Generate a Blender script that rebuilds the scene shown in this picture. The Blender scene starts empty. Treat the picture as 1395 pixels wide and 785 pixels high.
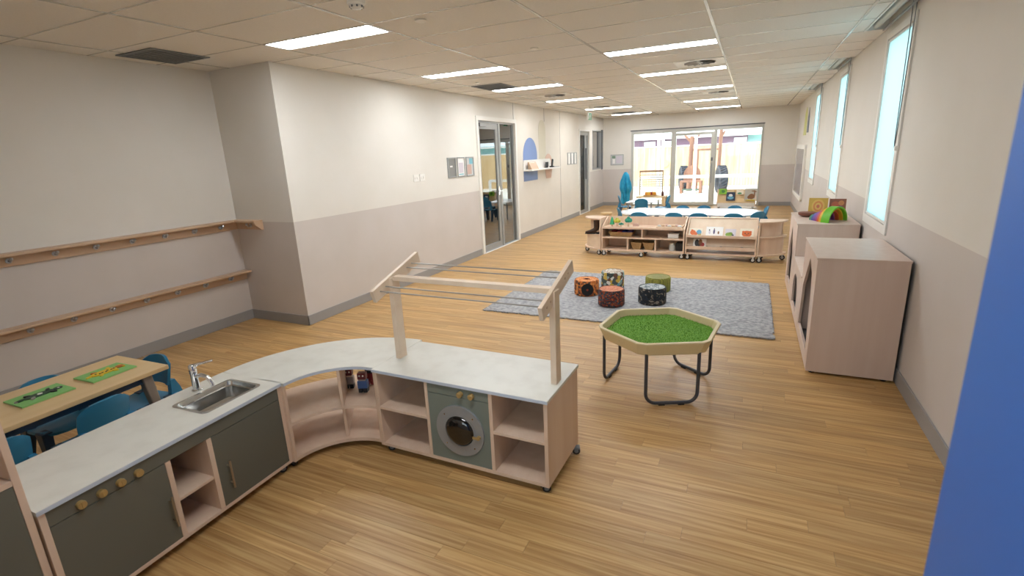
import bpy, bmesh, math, random
from mathutils import Vector, Matrix, geometry
random.seed(7)
PI = math.pi
scene = bpy.context.scene
C = scene.collection

# ------------------------------------------------------------------ camera
cam_d = bpy.data.cameras.new('camera')
cam = bpy.data.objects.new('camera', cam_d)
C.objects.link(cam)
cam_d.sensor_width = 36.0
cam_d.lens = 36.0 * 681.3402 / 1395.0
cam_d.clip_start = 0.02
cam_d.clip_end = 300
CF = Vector((-0.417882, 0.871424, -0.256893)); CR = Vector((0.905798, 0.421431, -0.043875)); CU = Vector((-0.070029, 0.251028, 0.965443))
cam.matrix_world = Matrix(((CR.x, CU.x, -CF.x, 0.0), (CR.y, CU.y, -CF.y, 0.0), (CR.z, CU.z, -CF.z, 1.79759), (0, 0, 0, 1)))
cam_d.dof.use_dof = True
cam_d.dof.focus_distance = 6.0
cam_d.dof.aperture_fstop = 3.2
scene.camera = cam

# ------------------------------------------------------------------ sky, sun, exposure
world = bpy.data.worlds.new('world')
scene.world = world
world.use_nodes = True
wn = world.node_tree
wn.nodes['Background'].inputs['Color'].default_value = (0.80, 0.91, 1.0, 1)
wn.nodes['Background'].inputs['Strength'].default_value = 1.5
sun_d = bpy.data.lights.new('sun', 'SUN')
sun_d.energy = 1.7
sun_d.angle = math.radians(0.6)
sun_d.color = (1.0, 0.95, 0.88)
sun = bpy.data.objects.new('sun', sun_d)
C.objects.link(sun)
sun.rotation_euler = Vector((0.75, 0.38, -1.0)).to_track_quat('-Z', 'Y').to_euler()
LAMP = 10.0          # radiance of the ceiling light panels

YB_ = -0.25
def portal(name, loc, rot, sx, sy):
    d = bpy.data.lights.new(name, 'AREA')
    d.shape = 'RECTANGLE'; d.size = sx; d.size_y = sy
    d.cycles.is_portal = True
    o = bpy.data.objects.new(name, d); C.objects.link(o)
    o.location = loc; o.rotation_euler = rot
    return o
portal('portal_back', (-.66, YB_ - 0.30, 1.6), (PI / 2, 0, 0), 1.75, 1.0)
portal('portal_end', (-1.66, 17.02, 1.17), (PI / 2, 0, PI), 3.75, 2.3)

scene.view_settings.view_transform = 'Standard'
scene.view_settings.look = 'None'
scene.view_settings.gamma = 1.0
scene.view_settings.use_curve_mapping = False
scene.view_settings.exposure = 1.62

# ------------------------------------------------------------------ materials
def lin(h):
    h = h.lstrip('#')
    o = []
    for i in (0, 2, 4):
        c = int(h[i:i + 2], 16) / 255.0
        o.append(c / 12.92 if c <= 0.04045 else ((c + 0.055) / 1.055) ** 2.4)
    return (o[0], o[1], o[2], 1.0)

MATS = {}
def base_mat(name, col, rough=0.5, metal=0.0, spec=0.5):
    m = bpy.data.materials.new(name); m.use_nodes = True
    b = m.node_tree.nodes['Principled BSDF']
    b.inputs['Base Color'].default_value = lin(col) if isinstance(col, str) else col
    b.inputs['Roughness'].default_value = rough
    b.inputs['Metallic'].default_value = metal
    b.inputs['Specular IOR Level'].default_value = spec
    MATS[name] = m
    return m, m.node_tree, b

def noise_mat(name, c1, c2, scale=20.0, rough=0.5, metal=0.0, spec=0.5, stretch=(1, 1, 1), detail=4.0, bump=0.0, lo=0.35, hi=0.65, coord='Object'):
    m, nt, b = base_mat(name, c1, rough, metal, spec)
    N, L = nt.nodes, nt.links
    tc = N.new('ShaderNodeTexCoord'); mp = N.new('ShaderNodeMapping')
    mp.inputs['Scale'].default_value = stretch
    nz = N.new('ShaderNodeTexNoise'); nz.inputs['Scale'].default_value = scale; nz.inputs['Detail'].default_value = detail
    cr = N.new('ShaderNodeValToRGB')
    cr.color_ramp.elements[0].position = lo; cr.color_ramp.elements[0].color = lin(c1)
    cr.color_ramp.elements[1].position = hi; cr.color_ramp.elements[1].color = lin(c2)
    L.new(tc.outputs[coord], mp.inputs['Vector']); L.new(mp.outputs['Vector'], nz.inputs['Vector'])
    L.new(nz.outputs['Fac'], cr.inputs['Fac']); L.new(cr.outputs['Color'], b.inputs['Base Color'])
    if bump:
        bp = N.new('ShaderNodeBump'); bp.inputs['Strength'].default_value = bump; bp.inputs['Distance'].default_value = 0.004
        L.new(nz.outputs['Fac'], bp.inputs['Height']); L.new(bp.outputs['Normal'], b.inputs['Normal'])
    return m

def plain(name, col, rough=0.5, metal=0.0, spec=0.5):
    # a plain finish with a breath of procedural variation
    m, nt, b = base_mat(name, col, rough, metal, spec)
    N, L = nt.nodes, nt.links
    tc = N.new('ShaderNodeTexCoord'); nz = N.new('ShaderNodeTexNoise'); nz.inputs['Scale'].default_value = 3.0
    hs = N.new('ShaderNodeHueSaturation'); mr = N.new('ShaderNodeMapRange')
    mr.inputs['To Min'].default_value = 0.965; mr.inputs['To Max'].default_value = 1.035
    hs.inputs['Color'].default_value = lin(col) if isinstance(col, str) else col
    L.new(tc.outputs['Object'], nz.inputs['Vector']); L.new(nz.outputs['Fac'], mr.inputs['Value'])
    L.new(mr.outputs['Result'], hs.inputs['Value']); L.new(hs.outputs['Color'], b.inputs['Base Color'])
    return m

def glass_mat(name, tint=(0.96, 0.98, 0.97, 1), rough=0.02, k=1.0):
    m = bpy.data.materials.new(name); m.use_nodes = True
    nt = m.node_tree; N, L = nt.nodes, nt.links
    for n in list(N): N.remove(n)
    out = N.new('ShaderNodeOutputMaterial'); mix = N.new('ShaderNodeMixShader')
    tr = N.new('ShaderNodeBsdfTransparent'); tr.inputs['Color'].default_value = tint
    gl = N.new('ShaderNodeBsdfGlossy'); gl.inputs['Roughness'].default_value = rough
    fr = N.new('ShaderNodeFresnel'); fr.inputs['IOR'].default_value = 1.45
    mu = N.new('ShaderNodeMath'); mu.operation = 'MULTIPLY'; mu.inputs[1].default_value = k
    L.new(fr.outputs['Fac'], mu.inputs[0]); L.new(mu.outputs[0], mix.inputs['Fac'])
    L.new(tr.outputs[0], mix.inputs[1]); L.new(gl.outputs[0], mix.inputs[2]); L.new(mix.outputs[0], out.inputs['Surface'])
    MATS[name] = m
    return m

def film_mat(name, col):
    m = bpy.data.materials.new(name); m.use_nodes = True
    nt = m.node_tree; N, L = nt.nodes, nt.links
    for n in list(N): N.remove(n)
    out = N.new('ShaderNodeOutputMaterial'); mix = N.new('ShaderNodeMixShader'); mix.inputs['Fac'].default_value = 0.03
    tl = N.new('ShaderNodeBsdfTranslucent'); tl.inputs['Color'].default_value = col
    tr = N.new('ShaderNodeBsdfTransparent')
    L.new(tl.outputs[0], mix.inputs[1]); L.new(tr.outputs[0], mix.inputs[2]); L.new(mix.outputs[0], out.inputs['Surface'])
    MATS[name] = m
    return m

def emit_mat(name, col, s):
    m = bpy.data.materials.new(name); m.use_nodes = True
    nt = m.node_tree; N, L = nt.nodes, nt.links
    for n in list(N): N.remove(n)
    out = N.new('ShaderNodeOutputMaterial'); e = N.new('ShaderNodeEmission')
    e.inputs['Color'].default_value = col; e.inputs['Strength'].default_value = s
    L.new(e.outputs[0], out.inputs['Surface'])
    MATS[name] = m
    return m

def plank_mat(name, dark, mid, light, rough):
    m, nt, b = base_mat(name, mid, rough, 0.0, 0.4)
    N, L = nt.nodes, nt.links
    geo = N.new('ShaderNodeNewGeometry'); oi = N.new('ShaderNodeObjectInfo')
    ad = N.new('ShaderNodeMath'); ad.operation = 'ADD'
    fr = N.new('ShaderNodeMath'); fr.operation = 'FRACT'
    L.new(geo.outputs['Random Per Island'], ad.inputs[0]); L.new(oi.outputs['Random'], ad.inputs[1]); L.new(ad.outputs[0], fr.inputs[0])
    off = N.new('ShaderNodeVectorMath'); off.operation = 'SCALE'; off.inputs[0].default_value = (37.0, 11.0, 53.0)
    L.new(fr.outputs[0], off.inputs['Scale'])
    st = N.new('ShaderNodeVectorMath'); st.operation = 'MULTIPLY'; st.inputs[1].default_value = (1.8, 55.0, 1.0)
    L.new(geo.outputs['Position'], st.inputs[0])
    av = N.new('ShaderNodeVectorMath'); av.operation = 'ADD'
    L.new(st.outputs[0], av.inputs[0]); L.new(off.outputs[0], av.inputs[1])
    nz = N.new('ShaderNodeTexNoise'); nz.inputs['Scale'].default_value = 1.0; nz.inputs['Detail'].default_value = 6.0; nz.inputs['Distortion'].default_value = 0.6
    L.new(av.outputs[0], nz.inputs['Vector'])
    cr = N.new('ShaderNodeValToRGB'); e = cr.color_ramp.elements
    e[0].position = 0.30; e[0].color = lin(dark); e[1].position = 0.70; e[1].color = lin(light)
    x = e.new(0.5); x.color = lin(mid)
    L.new(nz.outputs['Fac'], cr.inputs['Fac'])
    hs = N.new('ShaderNodeHueSaturation'); mr = N.new('ShaderNodeMapRange')
    mr.inputs['To Min'].default_value = 0.86; mr.inputs['To Max'].default_value = 1.10
    L.new(fr.outputs[0], mr.inputs['Value']); L.new(mr.outputs['Result'], hs.inputs['Value'])
    L.new(cr.outputs['Color'], hs.inputs['Color']); L.new(hs.outputs['Color'], b.inputs['Base Color'])
    return m

M_UP = noise_mat('paint_upper', '#e4e0d8', '#e7e3dc', 2.0, 0.6)
M_LOW = noise_mat('paint_lower', '#cfc7c1', '#d3cbc6', 2.0, 0.55)
M_CREAM = noise_mat('paint_panel', '#e2dbd0', '#e6dfd5', 2.0, 0.55)
M_TILE = noise_mat('ceiling_board', '#e6e2db', '#eae6df', 60.0, 0.75)
M_TEE = plain('white_tee', '#cfccc5', 0.22)
M_PLANK = plank_mat('oak_plank', '#a67c49', '#bf9862', '#d2af7a', 0.38)
M_SUB = plain('subfloor', '#5a4128', 0.8)
M_BASE = plain('baseboard_grey', '#9c9a99', 0.45)
M_WHITE = plain('white_paint', '#efede8', 0.4)
M_ALU = plain('aluminium', '#a9abac', 0.38, 0.55)
M_ALUW = plain('pale_aluminium', '#c3c3bc', 0.4, 0.2)
M_GLASS = glass_mat('clear_glass')
M_GLASSG = glass_mat('green_glass', (0.62, 0.72, 0.66, 1))
M_GLASSD = glass_mat('dim_glass', (0.80, 0.82, 0.78, 1), 0.02, 3.6)
M_FILM = film_mat('window_film', (0.50, 0.63, 0.64, 1))
M_LIGHT = emit_mat('light_diffuser', (0.945, 0.975, 1.0, 1), LAMP)
M_BIRCH = noise_mat('birch_ply', '#d9bca4', '#e2c9b3', 9.0, 0.45, stretch=(1, 1, 0.08), detail=5)
M_BIRCHL = noise_mat('birch_light', '#e0c9b0', '#e8d4bd', 9.0, 0.4, stretch=(1, 0.1, 1), detail=5)
M_CUBBY = noise_mat('ash_laminate', '#d2bbad', '#d7c2b5', 14.0, 0.4, stretch=(1, 1, 0.06), detail=5)
M_EDGE = plain('ply_edge', '#e0c9ae', 0.5)
M_STONE = noise_mat('bench_stone', '#dcdbd3', '#d1cfc6', 9.0, 0.35, detail=8, lo=0.45, hi=0.8)
M_SEDGE = plain('bench_edge_lit', '#c6cfdd', 0.4)  # blue tint paints in the daylight reflected on the bench edges
M_OLIVE = plain('olive_laminate', '#66665c', 0.42)
M_SAGE = plain('sage_laminate', '#788078', 0.42)
M_STEEL = plain('steel', '#bdbdbb', 0.22, 1.0)
M_HOOK = plain('hook_steel', '#c3c8d0', 0.3, 0.7)
M_CHROME = plain('chrome', '#dfe1e3', 0.08, 1.0)
M_BRASS = plain('brass_wood', '#b89a63', 0.35, 0.3)
M_BRONZE = plain('brushed_bronze', '#a3927b', 0.4, 0.6)
M_DKGLASS = base_mat('dark_glass', '#141210', 0.06, 0.0, 0.8)[0]
M_RINGGREY = plain('ring_grey', '#9a9c9e', 0.4, 0.3)
M_BLACK = plain('black_rubber', '#1d1d1f', 0.5)
M_GREYPL = plain('grey_plastic', '#74777b', 0.5)
M_ROD = plain('rod_grey', '#a19e99', 0.4, 0.4)
M_TABLE = noise_mat('maple_top', '#dcbd8c', '#e2c698', 8.0, 0.4, stretch=(1, 0.1, 1))
M_LEGGREY = plain('leg_grey', '#9a948c', 0.4, 0.3)
M_BLUE = plain('chair_blue', '#2f7fa6', 0.4)
M_BLUED = plain('chair_blue_dark', '#265f86', 0.45)
M_NAVY = plain('chair_leg_navy', '#2a4763', 0.45)
M_TAN = plain('tray_tan', '#d9c89c', 0.42)
M_CHAR = plain('charcoal_tube', '#4a4c52', 0.4, 0.3)
M_GRASS = noise_mat('turf', '#4f861a', '#76ac36', 90.0, 0.85, detail=6, bump=0.6)
M_RUG = noise_mat('rug_grey', '#85868a', '#b3b3b5', 28.0, 0.95, detail=12, stretch=(1, 1.15, 1), lo=0.34, hi=0.66, bump=0.3)
M_BLUEDOOR = plain('blue_paint', '#2a64b4', 0.45)
M_FELT = plain('dark_felt', '#5a5d62', 0.9)
M_CITYW = plain('white_laminate', '#f2f3f3', 0.18)
M_CONC = noise_mat('pale_concrete', '#d8d2c6', '#e2ddd2', 3.0, 0.8)
M_FENCE = noise_mat('paling', '#c9a877', '#dcc096', 6.0, 0.8, stretch=(1, 1, 0.1))
M_REDWOOD = noise_mat('red_timber', '#7f5a49', '#966e5a', 8.0, 0.7, stretch=(1, 1, 0.1))
M_TYRE = noise_mat('tyre', '#2c2e34', '#45474f', 12.0, 0.8, bump=0.5)

# ------------------------------------------------------------------ mesh builder
class MB:
    def __init__(s):
        s.v = []; s.f = []; s.m = []; s.T = None; s.mi = 0
    def _add(s, vs, fs):
        o = len(s.v)
        for p in vs:
            p = Vector(p)
            s.v.append(tuple(s.T @ p) if s.T else tuple(p))
        for f in fs:
            s.f.append([i + o for i in f]); s.m.append(s.mi)
        return s
    def box(s, x0, y0, z0, x1, y1, z1):
        if x1 < x0: x0, x1 = x1, x0
        if y1 < y0: y0, y1 = y1, y0
        if z1 < z0: z0, z1 = z1, z0
        return s._add([(x0, y0, z0), (x1, y0, z0), (x1, y1, z0), (x0, y1, z0), (x0, y0, z1), (x1, y0, z1), (x1, y1, z1), (x0, y1, z1)],
                      [(3, 2, 1, 0), (4, 5, 6, 7), (0, 1, 5, 4), (1, 2, 6, 5), (2, 3, 7, 6), (3, 0, 4, 7)])
    def cbox(s, c, d):
        return s.box(c[0] - d[0] / 2, c[1] - d[1] / 2, c[2] - d[2] / 2, c[0] + d[0] / 2, c[1] + d[1] / 2, c[2] + d[2] / 2)
    def prism(s, poly, ax, a, b):
        # poly in the two other axes (x: (y,z), y: (x,z), z: (x,y))
        def P(p, t):
            return (t, p[0], p[1]) if ax == 'x' else ((p[0], t, p[1]) if ax == 'y' else (p[0], p[1], t))
        n = len(poly)
        vs = [P(p, a) for p in poly] + [P(p, b) for p in poly]
        fs = [list(range(n))[::-1], list(range(n, 2 * n))] + [(i, (i + 1) % n, n + (i + 1) % n, n + i) for i in range(n)]
        return s._add(vs, fs)
    def plate(s, outer, holes, ax, a, b):
        def P(p, t):
            return (t, p[0], p[1]) if ax == 'x' else ((p[0], t, p[1]) if ax == 'y' else (p[0], p[1], t))
        loops = [outer] + holes
        tris = geometry.tessellate_polygon([[Vector((p[0], p[1], 0)) for p in l] for l in loops])
        flat = [p for l in loops for p in l]; n = len(flat)
        vs = [P(p, a) for p in flat] + [P(p, b) for p in flat]
        fs = [tuple(t) for t in tris] + [tuple(i + n for i in t[::-1]) for t in tris]
        o = 0
        for l in loops:
            k = len(l)
            fs += [(o + i, o + (i + 1) % k, n + o + (i + 1) % k, n + o + i) for i in range(k)]
            o += k
        return s._add(vs, fs)
    def tube(s, pts, r, n=8, closed=False, radii=None):
        pts = [Vector(p) for p in pts]; m = len(pts)
        vs = []; up = None
        for i in range(m):
            if closed: t = pts[(i + 1) % m] - pts[i - 1]
            else: t = pts[min(i + 1, m - 1)] - pts[max(i - 1, 0)]
            t.normalize()
            if up is None:
                up = t.orthogonal().normalized()
            up = (up - t * up.dot(t))
            if up.length < 1e-6: up = t.orthogonal()
            up.normalize(); w = t.cross(up)
            rr = radii[i] if radii else r
            for k in range(n):
                a = 2 * PI * k / n
                vs.append(pts[i] + up * math.cos(a) * rr + w * math.sin(a) * rr)
        fs = []
        for i in range(m if closed else m - 1):
            j = (i + 1) % m
            for k in range(n):
                fs.append((i * n + k, i * n + (k + 1) % n, j * n + (k + 1) % n, j * n + k))
        if not closed:
            fs.append(list(range(n))[::-1]); fs.append(list(range((m - 1) * n, m * n)))
        return s._add(vs, fs)
    def cyl(s, p0, p1, r0, r1=None, n=16):
        return s.tube([p0, p1], r0, n, radii=[r0, r0 if r1 is None else r1])
    def lathe(s, prof, n=24, c=(0, 0, 0), ax='z'):
        vs = []; k = len(prof)
        for i in range(n):
            a = 2 * PI * i / n
            for r, h in prof:
                p = (r * math.cos(a), r * math.sin(a), h)
                if ax == 'y': p = (p[0], p[2], p[1])
                elif ax == 'x': p = (p[2], p[0], p[1])
                vs.append((p[0] + c[0], p[1] + c[1], p[2] + c[2]))
        fs = []
        for i in range(n):
            j = (i + 1) % n
            for q in range(k - 1):
                fs.append((i * k + q, j * k + q, j * k + q + 1, i * k + q + 1))
        if prof[0][0] > 1e-6: fs.append([i * k for i in range(n)][::-1])
        if prof[-1][0] > 1e-6: fs.append([i * k + k - 1 for i in range(n)])
        return s._add(vs, fs)
    def ball(s, c, r, n=12, sq=(1, 1, 1)):
        prof = [(max(1e-7, math.sin(PI * i / (n // 2))) * 1.0, -math.cos(PI * i / (n // 2))) for i in range(n // 2 + 1)]
        prof[0] = (0.0, -1.0); prof[-1] = (0.0, 1.0)
        vs = []; k = len(prof)
        for i in range(n):
            a = 2 * PI * i / n
            for q, h in prof:
                vs.append((c[0] + q * math.cos(a) * r * sq[0], c[1] + q * math.sin(a) * r * sq[1], c[2] + h * r * sq[2]))
        fs = []
        for i in range(n):
            j = (i + 1) % n
            for q in range(k - 1):
                fs.append((i * k + q, j * k + q, j * k + q + 1, i * k + q + 1))
        return s._add(vs, fs)
    def sector(s, cx, cy, r0, r1, a0, a1, z0, z1, n=24):
        o = [(cx + r1 * math.cos(a0 + (a1 - a0) * i / n), cy + r1 * math.sin(a0 + (a1 - a0) * i / n)) for i in range(n + 1)]
        if r0 > 0:
            o += [(cx + r0 * math.cos(a1 + (a0 - a1) * i / n), cy + r0 * math.sin(a1 + (a0 - a1) * i / n)) for i in range(n + 1)]
        else: o.append((cx, cy))
        # quads across for a clean concave shape
        if r0 > 0:
            vs = []; 
            for i in range(n + 1):
                a = a0 + (a1 - a0) * i / n; c_, s_ = math.cos(a), math.sin(a)
                for r in (r0, r1):
                    for z in (z0, z1): vs.append((cx + r * c_, cy + r * s_, z))
            fs = []
            for i in range(n):
                A = i * 4; B = A + 4
                fs += [(A, A + 1, B + 1, B), (A + 2, B + 2, B + 3, A + 3), (A + 1, A + 3, B + 3, B + 1), (A, B, B + 2, A + 2)]
            fs += [(0, 2, 3, 1), (n * 4, n * 4 + 1, n * 4 + 3, n * 4 + 2)]
            return s._add(vs, fs)
        return s.prism(o, 'z', z0, z1)
    def build(s, name, mats, parent=None, loc=None, rotz=0.0, bevel=0.0, smooth=False, seg=2):
        me = bpy.data.meshes.new(name)
        me.from_pydata([tuple(v) for v in s.v], [], s.f)
        bm = bmesh.new(); bm.from_mesh(me)
        bmesh.ops.recalc_face_normals(bm, faces=bm.faces)
        bm.to_mesh(me); bm.free()
        if not isinstance(mats, (list, tuple)): mats = [mats]
        for m in mats: me.materials.append(m)
        for p, i in zip(me.polygons, s.m): p.material_index = i
        if smooth:
            for p in me.polygons: p.use_smooth = True
            me.set_sharp_from_angle(angle=math.radians(38))
        o = bpy.data.objects.new(name, me); C.objects.link(o)
        if parent is not None: o.parent = parent
        if loc is not None: o.location = loc
        if rotz: o.rotation_euler = (0, 0, rotz)
        if bevel:
            b = o.modifiers.new('bevel', 'BEVEL'); b.width = bevel; b.segments = seg; b.limit_method = 'ANGLE'; b.angle_limit = math.radians(40)
        return o

def thing(name, label, cat, loc=(0, 0, 0), rotz=0.0, group=None):
    o = bpy.data.objects.new(name, None); C.objects.link(o)
    o.empty_display_size = 0.1
    o.location = loc; o.rotation_euler = (0, 0, rotz)
    o['label'] = label; o['category'] = cat
    if group: o['group'] = group
    return o
def tag(o, label, cat, group=None):
    o['label'] = label; o['category'] = cat
    if group: o['group'] = group
    return o
def struct(o):
    o['kind'] = 'structure'; return o
def dup(root, loc, rotz, label, group=None):
    r = root.copy(); C.objects.link(r); r.location = loc; r.rotation_euler = (0, 0, rotz); r['label'] = label
    if group: r['group'] = group
    for ch in list(root.children):
        c = ch.copy(); C.objects.link(c); c.parent = r
        for g in list(ch.children):
            d = g.copy(); C.objects.link(d); d.parent = c
    return r
def B(x0, y0, z0, x1, y1, z1):
    return MB().box(x0, y0, z0, x1, y1, z1)

# ================================================================== THE ROOM
XL, XR, YE, XA, YR, H = -4.507, 1.104, 16.884, -5.431, 3.946, 2.82
YB = -0.25
DADO = 1.19
WT = 0.16

def wall(name, axis, pos, out, u0, u1, holes=(), zs=(DADO,), lower=None, top=H + 0.12, mats=(M_UP, M_LOW, M_CREAM), pick=None):
    # axis 'x': wall plane x=pos running along y; axis 'y': plane y=pos running along x
    us = sorted(set([u0, u1] + [h[0] for h in holes] + [h[1] for h in holes]))
    zz = sorted(set([0.0, top] + list(zs) + [h[2] for h in holes] + [h[3] for h in holes]))
    mb = MB()
    for a, b in zip(us, us[1:]):
        for c, d in zip(zz, zz[1:]):
            um, zm = (a + b) / 2, (c + d) / 2
            if any(h[0] < um < h[1] and h[2] < zm < h[3] for h in holes): continue
            mb.mi = pick(um, zm) if pick else (1 if zm < DADO else 0)
            p0, p1 = sorted((pos, pos + out * WT))
            if axis == 'x': mb.box(p0, a, c, p1, b, d)
            else: mb.box(a, p0, c, b, p1, d)
    return struct(mb.build(name, list(mats)))

W1 = [(5.31, 6.33), (8.38, 9.34), (11.50, 12.52)]
WZ0, WZ1 = 0.97, 2.76
wall('wall_right', 'x', XR, 1, YB, YE, [(a + .07, b - .07, WZ0 + .08, WZ1 - .06) for a, b in W1])
D1 = (8.20, 9.92, 0.0, 2.50); D2 = (14.22, 15.24, 0.0, 2.42); IW = (15.58, 16.62, 1.24, 2.42)
wl = wall('wall_left', 'x', XL, -1, YR, YE, [D1, D2, IW],
     pick=lambda u, z: (2 if u > 9.9 and u < 14.3 else (1 if z < DADO else 0)), zs=(DADO,))
ED = (-3.585, 0.235, 0.0, 2.36)
wall('wall_end', 'y', YE, 1, XL, XR, [ED])
wall('wall_alcove', 'x', XA, -1, YB, YR)
wall('wall_return', 'y', YR, 1, XA, XL - WT)
BW = (-1.54, .22, 1.12, 2.08)
wall('wall_back', 'y', YB, -1, XA, XR, [BW])
wf = struct(MB().plate([(BW[0], BW[2]), (BW[1], BW[2]), (BW[1], BW[3]), (BW[0], BW[3])], [[(BW[0] + .06, BW[2] + .06), (-.69, BW[2] + .06), (-.69, BW[3] - .06), (BW[0] + .06, BW[3] - .06)], [(-.63, BW[2] + .06), (BW[1] - .06, BW[2] + .06), (BW[1] - .06, BW[3] - .06), (-.63, BW[3] - .06)]], 'y', YB - .10, YB - .04).build('window_6', M_ALUW))  # unseen window, added behind the camera to light the near area
B(BW[0] + .06, YB - .073, BW[2] + .06, BW[1] - .06, YB - .067, BW[3] - .06).build('window_pane', M_GLASS, wf)
# joints between the wall sheets of the left wall
for i, (y, z0, z1) in enumerate([(9.82, 2.5, H), (12.63, 0.12, H), (11.55, 2.52, H)]):
    struct(B(XL, y - .004, z0, XL + .003, y + .004, z1).build('trim_%d' % (i + 1), M_BASE))

# floor: dark sub-floor with strips of oak let into it
fl = struct(MB().box(XA, YB, -0.12, XL, YR, -0.003).box(XL, YB, -0.12, XR, YE, -0.003).build('floor', M_SUB))
PW = 0.0905
unit = B(0, 0, -0.0029, 1, PW - 0.0012, 0.0).build('plank', M_PLANK, fl)
first = True
far = MB()
y = YB
row = 0
while y < YE - 0.001:
    w = min(PW, YE - y)
    xl = XA if y < YR - 0.02 else XL
    x = xl - random.uniform(0.0, 1.1)
    while x < XR:
        ln = random.choice((0.75, 0.95, 1.15, 1.15, 1.3))
        a, b = max(x, xl), min(x + ln, XR)
        x += ln
        if b - a < 0.02: continue
        near = 1.0 < y < 3.9 and not (a < -2.9 and y < 1.6)
        if near:
            o = unit if first else unit.copy()
            if not first: C.objects.link(o)
            first = False
            o.location = (a, y, 0); o.scale = (b - a - 0.0012, 1, 1)
        else:
            far.box(a, y, -0.0029, b - 0.0012, y + w - 0.0012, 0.0)
    y += PW
    row += 1
fo = far.build('floor_planks', M_PLANK, fl); fo['kind'] = 'stuff'

# skirtings
BH = 0.115
def base(name, x0, y0, x1, y1):
    return struct(MB().box(x0, y0, 0.0, x1, y1, BH).build(name, M_BASE, bevel=0.003))
base('baseboard_right', XR - .012, YB, XR, YE)
base('baseboard_left', XL, YR - .012, XL + .012, D1[0] - .03)
base('baseboard_left_middle', XL, D1[1] + .03, XL + .012, D2[0] - .02)
base('baseboard_left_far', XL, D2[1] + .02, XL + .012, YE)
base('baseboard_end_left', XL, YE - .012, ED[0] - .01, YE)
base('baseboard_end_right', ED[1] + .01, YE - .012, XR, YE)
base('baseboard_alcove', XA, YB, XA + .012, YR)
base('baseboard_return', XA, YR - .012, XL + .012, YR)

# ---- ceiling: white tee grid, boards laid in it, lights and vents
LY = [3.40, 5.74, 7.70, 10.12, 12.82, 15.50]
LW = 0.285
ce = struct(MB().box(XA - WT, YB - WT, H + .10, XR + WT, YE + WT, H + .22).build('ceiling', M_TILE))
colx = [XA, -5.10, -3.925, -2.752, -1.560, -0.392, 0.785, XR]
LYB = [1.06] + LY[1:]  # first entry is an unseen panel added to brighten the near area
LC = {2: True, 4: True}           # columns that carry the light panels
rec = [(a - .18, b + .06) for a, b in W1]
grid = [3.40 + 0.5945 * k for k in range(-6, 24)]
grid = [g for g in grid if YB < g < YE]
tile_n = 0
protos = {}
def ceil_tile(x0, x1, y0, y1):
    key = (round(x1 - x0, 3), round(y1 - y0, 3))
    if key in protos:
        o = protos[key].copy(); C.objects.link(o)
    else:
        o = B(0.006, 0.006, 0, key[0] - 0.006, key[1] - 0.006, 0.016).build('ceiling_tile', M_TILE, ce)
        protos[key] = o
    o.location = (x0, y0, H)
    return o
DIFF = [(-0.69, 7.16), (-0.70, 11.12), (-0.72, 15.1)]
for ci in range(len(colx) - 1):
    x0, x1 = colx[ci], colx[ci + 1]
    for (ya, yb) in ([(YB, YR)] if ci == 0 else [(YB, YE)]):
        cuts = set([ya, yb] + [g for g in grid if ya < g < yb])
        if ci in LC:
            for l in (LY if ci == 2 else LYB):
                cuts |= {l, l + LW}
        if ci == 6:
            for a, b in rec: cuts |= {a, b}
        if ci in (1,): cuts.add(YR)
        cs = sorted(cuts)
        # merge slivers
        fixed = set([ya, yb, YR] + ([v for l in (LY if ci == 2 else LYB) for v in (l, l + LW)] if ci in LC else []) + ([v for r in rec for v in r] if ci == 6 else []))
        out = [cs[0]]
        for c_ in cs[1:]:
            if c_ - out[-1] < 0.09:
                if c_ in fixed and out[-1] not in fixed: out[-1] = c_
                elif c_ in fixed: out.append(c_)
                continue
            out.append(c_)
        for a, b in zip(out, out[1:]):
            m = (a + b) / 2
            xx0 = x0
            if ci == 0 and m > YR: continue
            if ci == 1 and m > YR: xx0 = XL
            if ci in LC and any(l < m < l + LW for l in (LY if ci == 2 else LYB)): continue
            if ci == 6 and any(r[0] < m < r[1] for r in rec):
                ceil_tile(x0, .904, a, b); continue
            ceil_tile(xx0, x1, a, b)
# tees (the flange shows a little below the boards)
for x in colx[1:-1]:
    y0, y1 = YB, YE
    if x < XL: y1 = YR
    B(x - .012, y0, H - .004, x + .012, y1, H + .001).build('ceiling_tee', M_TEE, ce)
for g in grid:
    x0 = XA if g < YR else XL
    B(x0, g - .007, H - .0025, XR if not any(r[0] < g < r[1] for r in rec) else .905, g + .007, H + .001).build('ceiling_tee', M_TEE, ce)

order = ['added out of sight', 'nearest', 'second', 'third', 'fourth', 'fifth', 'farthest']
for ci, nm in ((2, 'left'), (4, 'right')):
    for k, l in enumerate(LY if ci == 2 else LYB):
        x0, x1 = colx[ci], colx[ci + 1]
        wd = order[k] if ci == 2 else ['added out of sight', 'nearest', 'second', 'third', 'fourth', 'farthest'][k]
        t = thing('ceiling_light', 'long white light panel, %s in the %s row of the ceiling' % (wd, nm), 'light', (x0, l, H - .003), 0, 'ceiling light panels')
        o = MB().plate([(0.008, 0.0), (x1 - x0 - .008, 0.0), (x1 - x0 - .008, LW), (.008, LW)], [[(.022, .014), (x1 - x0 - .022, .014), (x1 - x0 - .022, LW - .014), (.022, LW - .014)]], 'z', -0.002, 0.06)
        o.build('frame', M_TEE, t)
        B(.022, .014, .001, x1 - x0 - .022, LW - .014, .012).build('diffuser', M_LIGHT, t)

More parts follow.
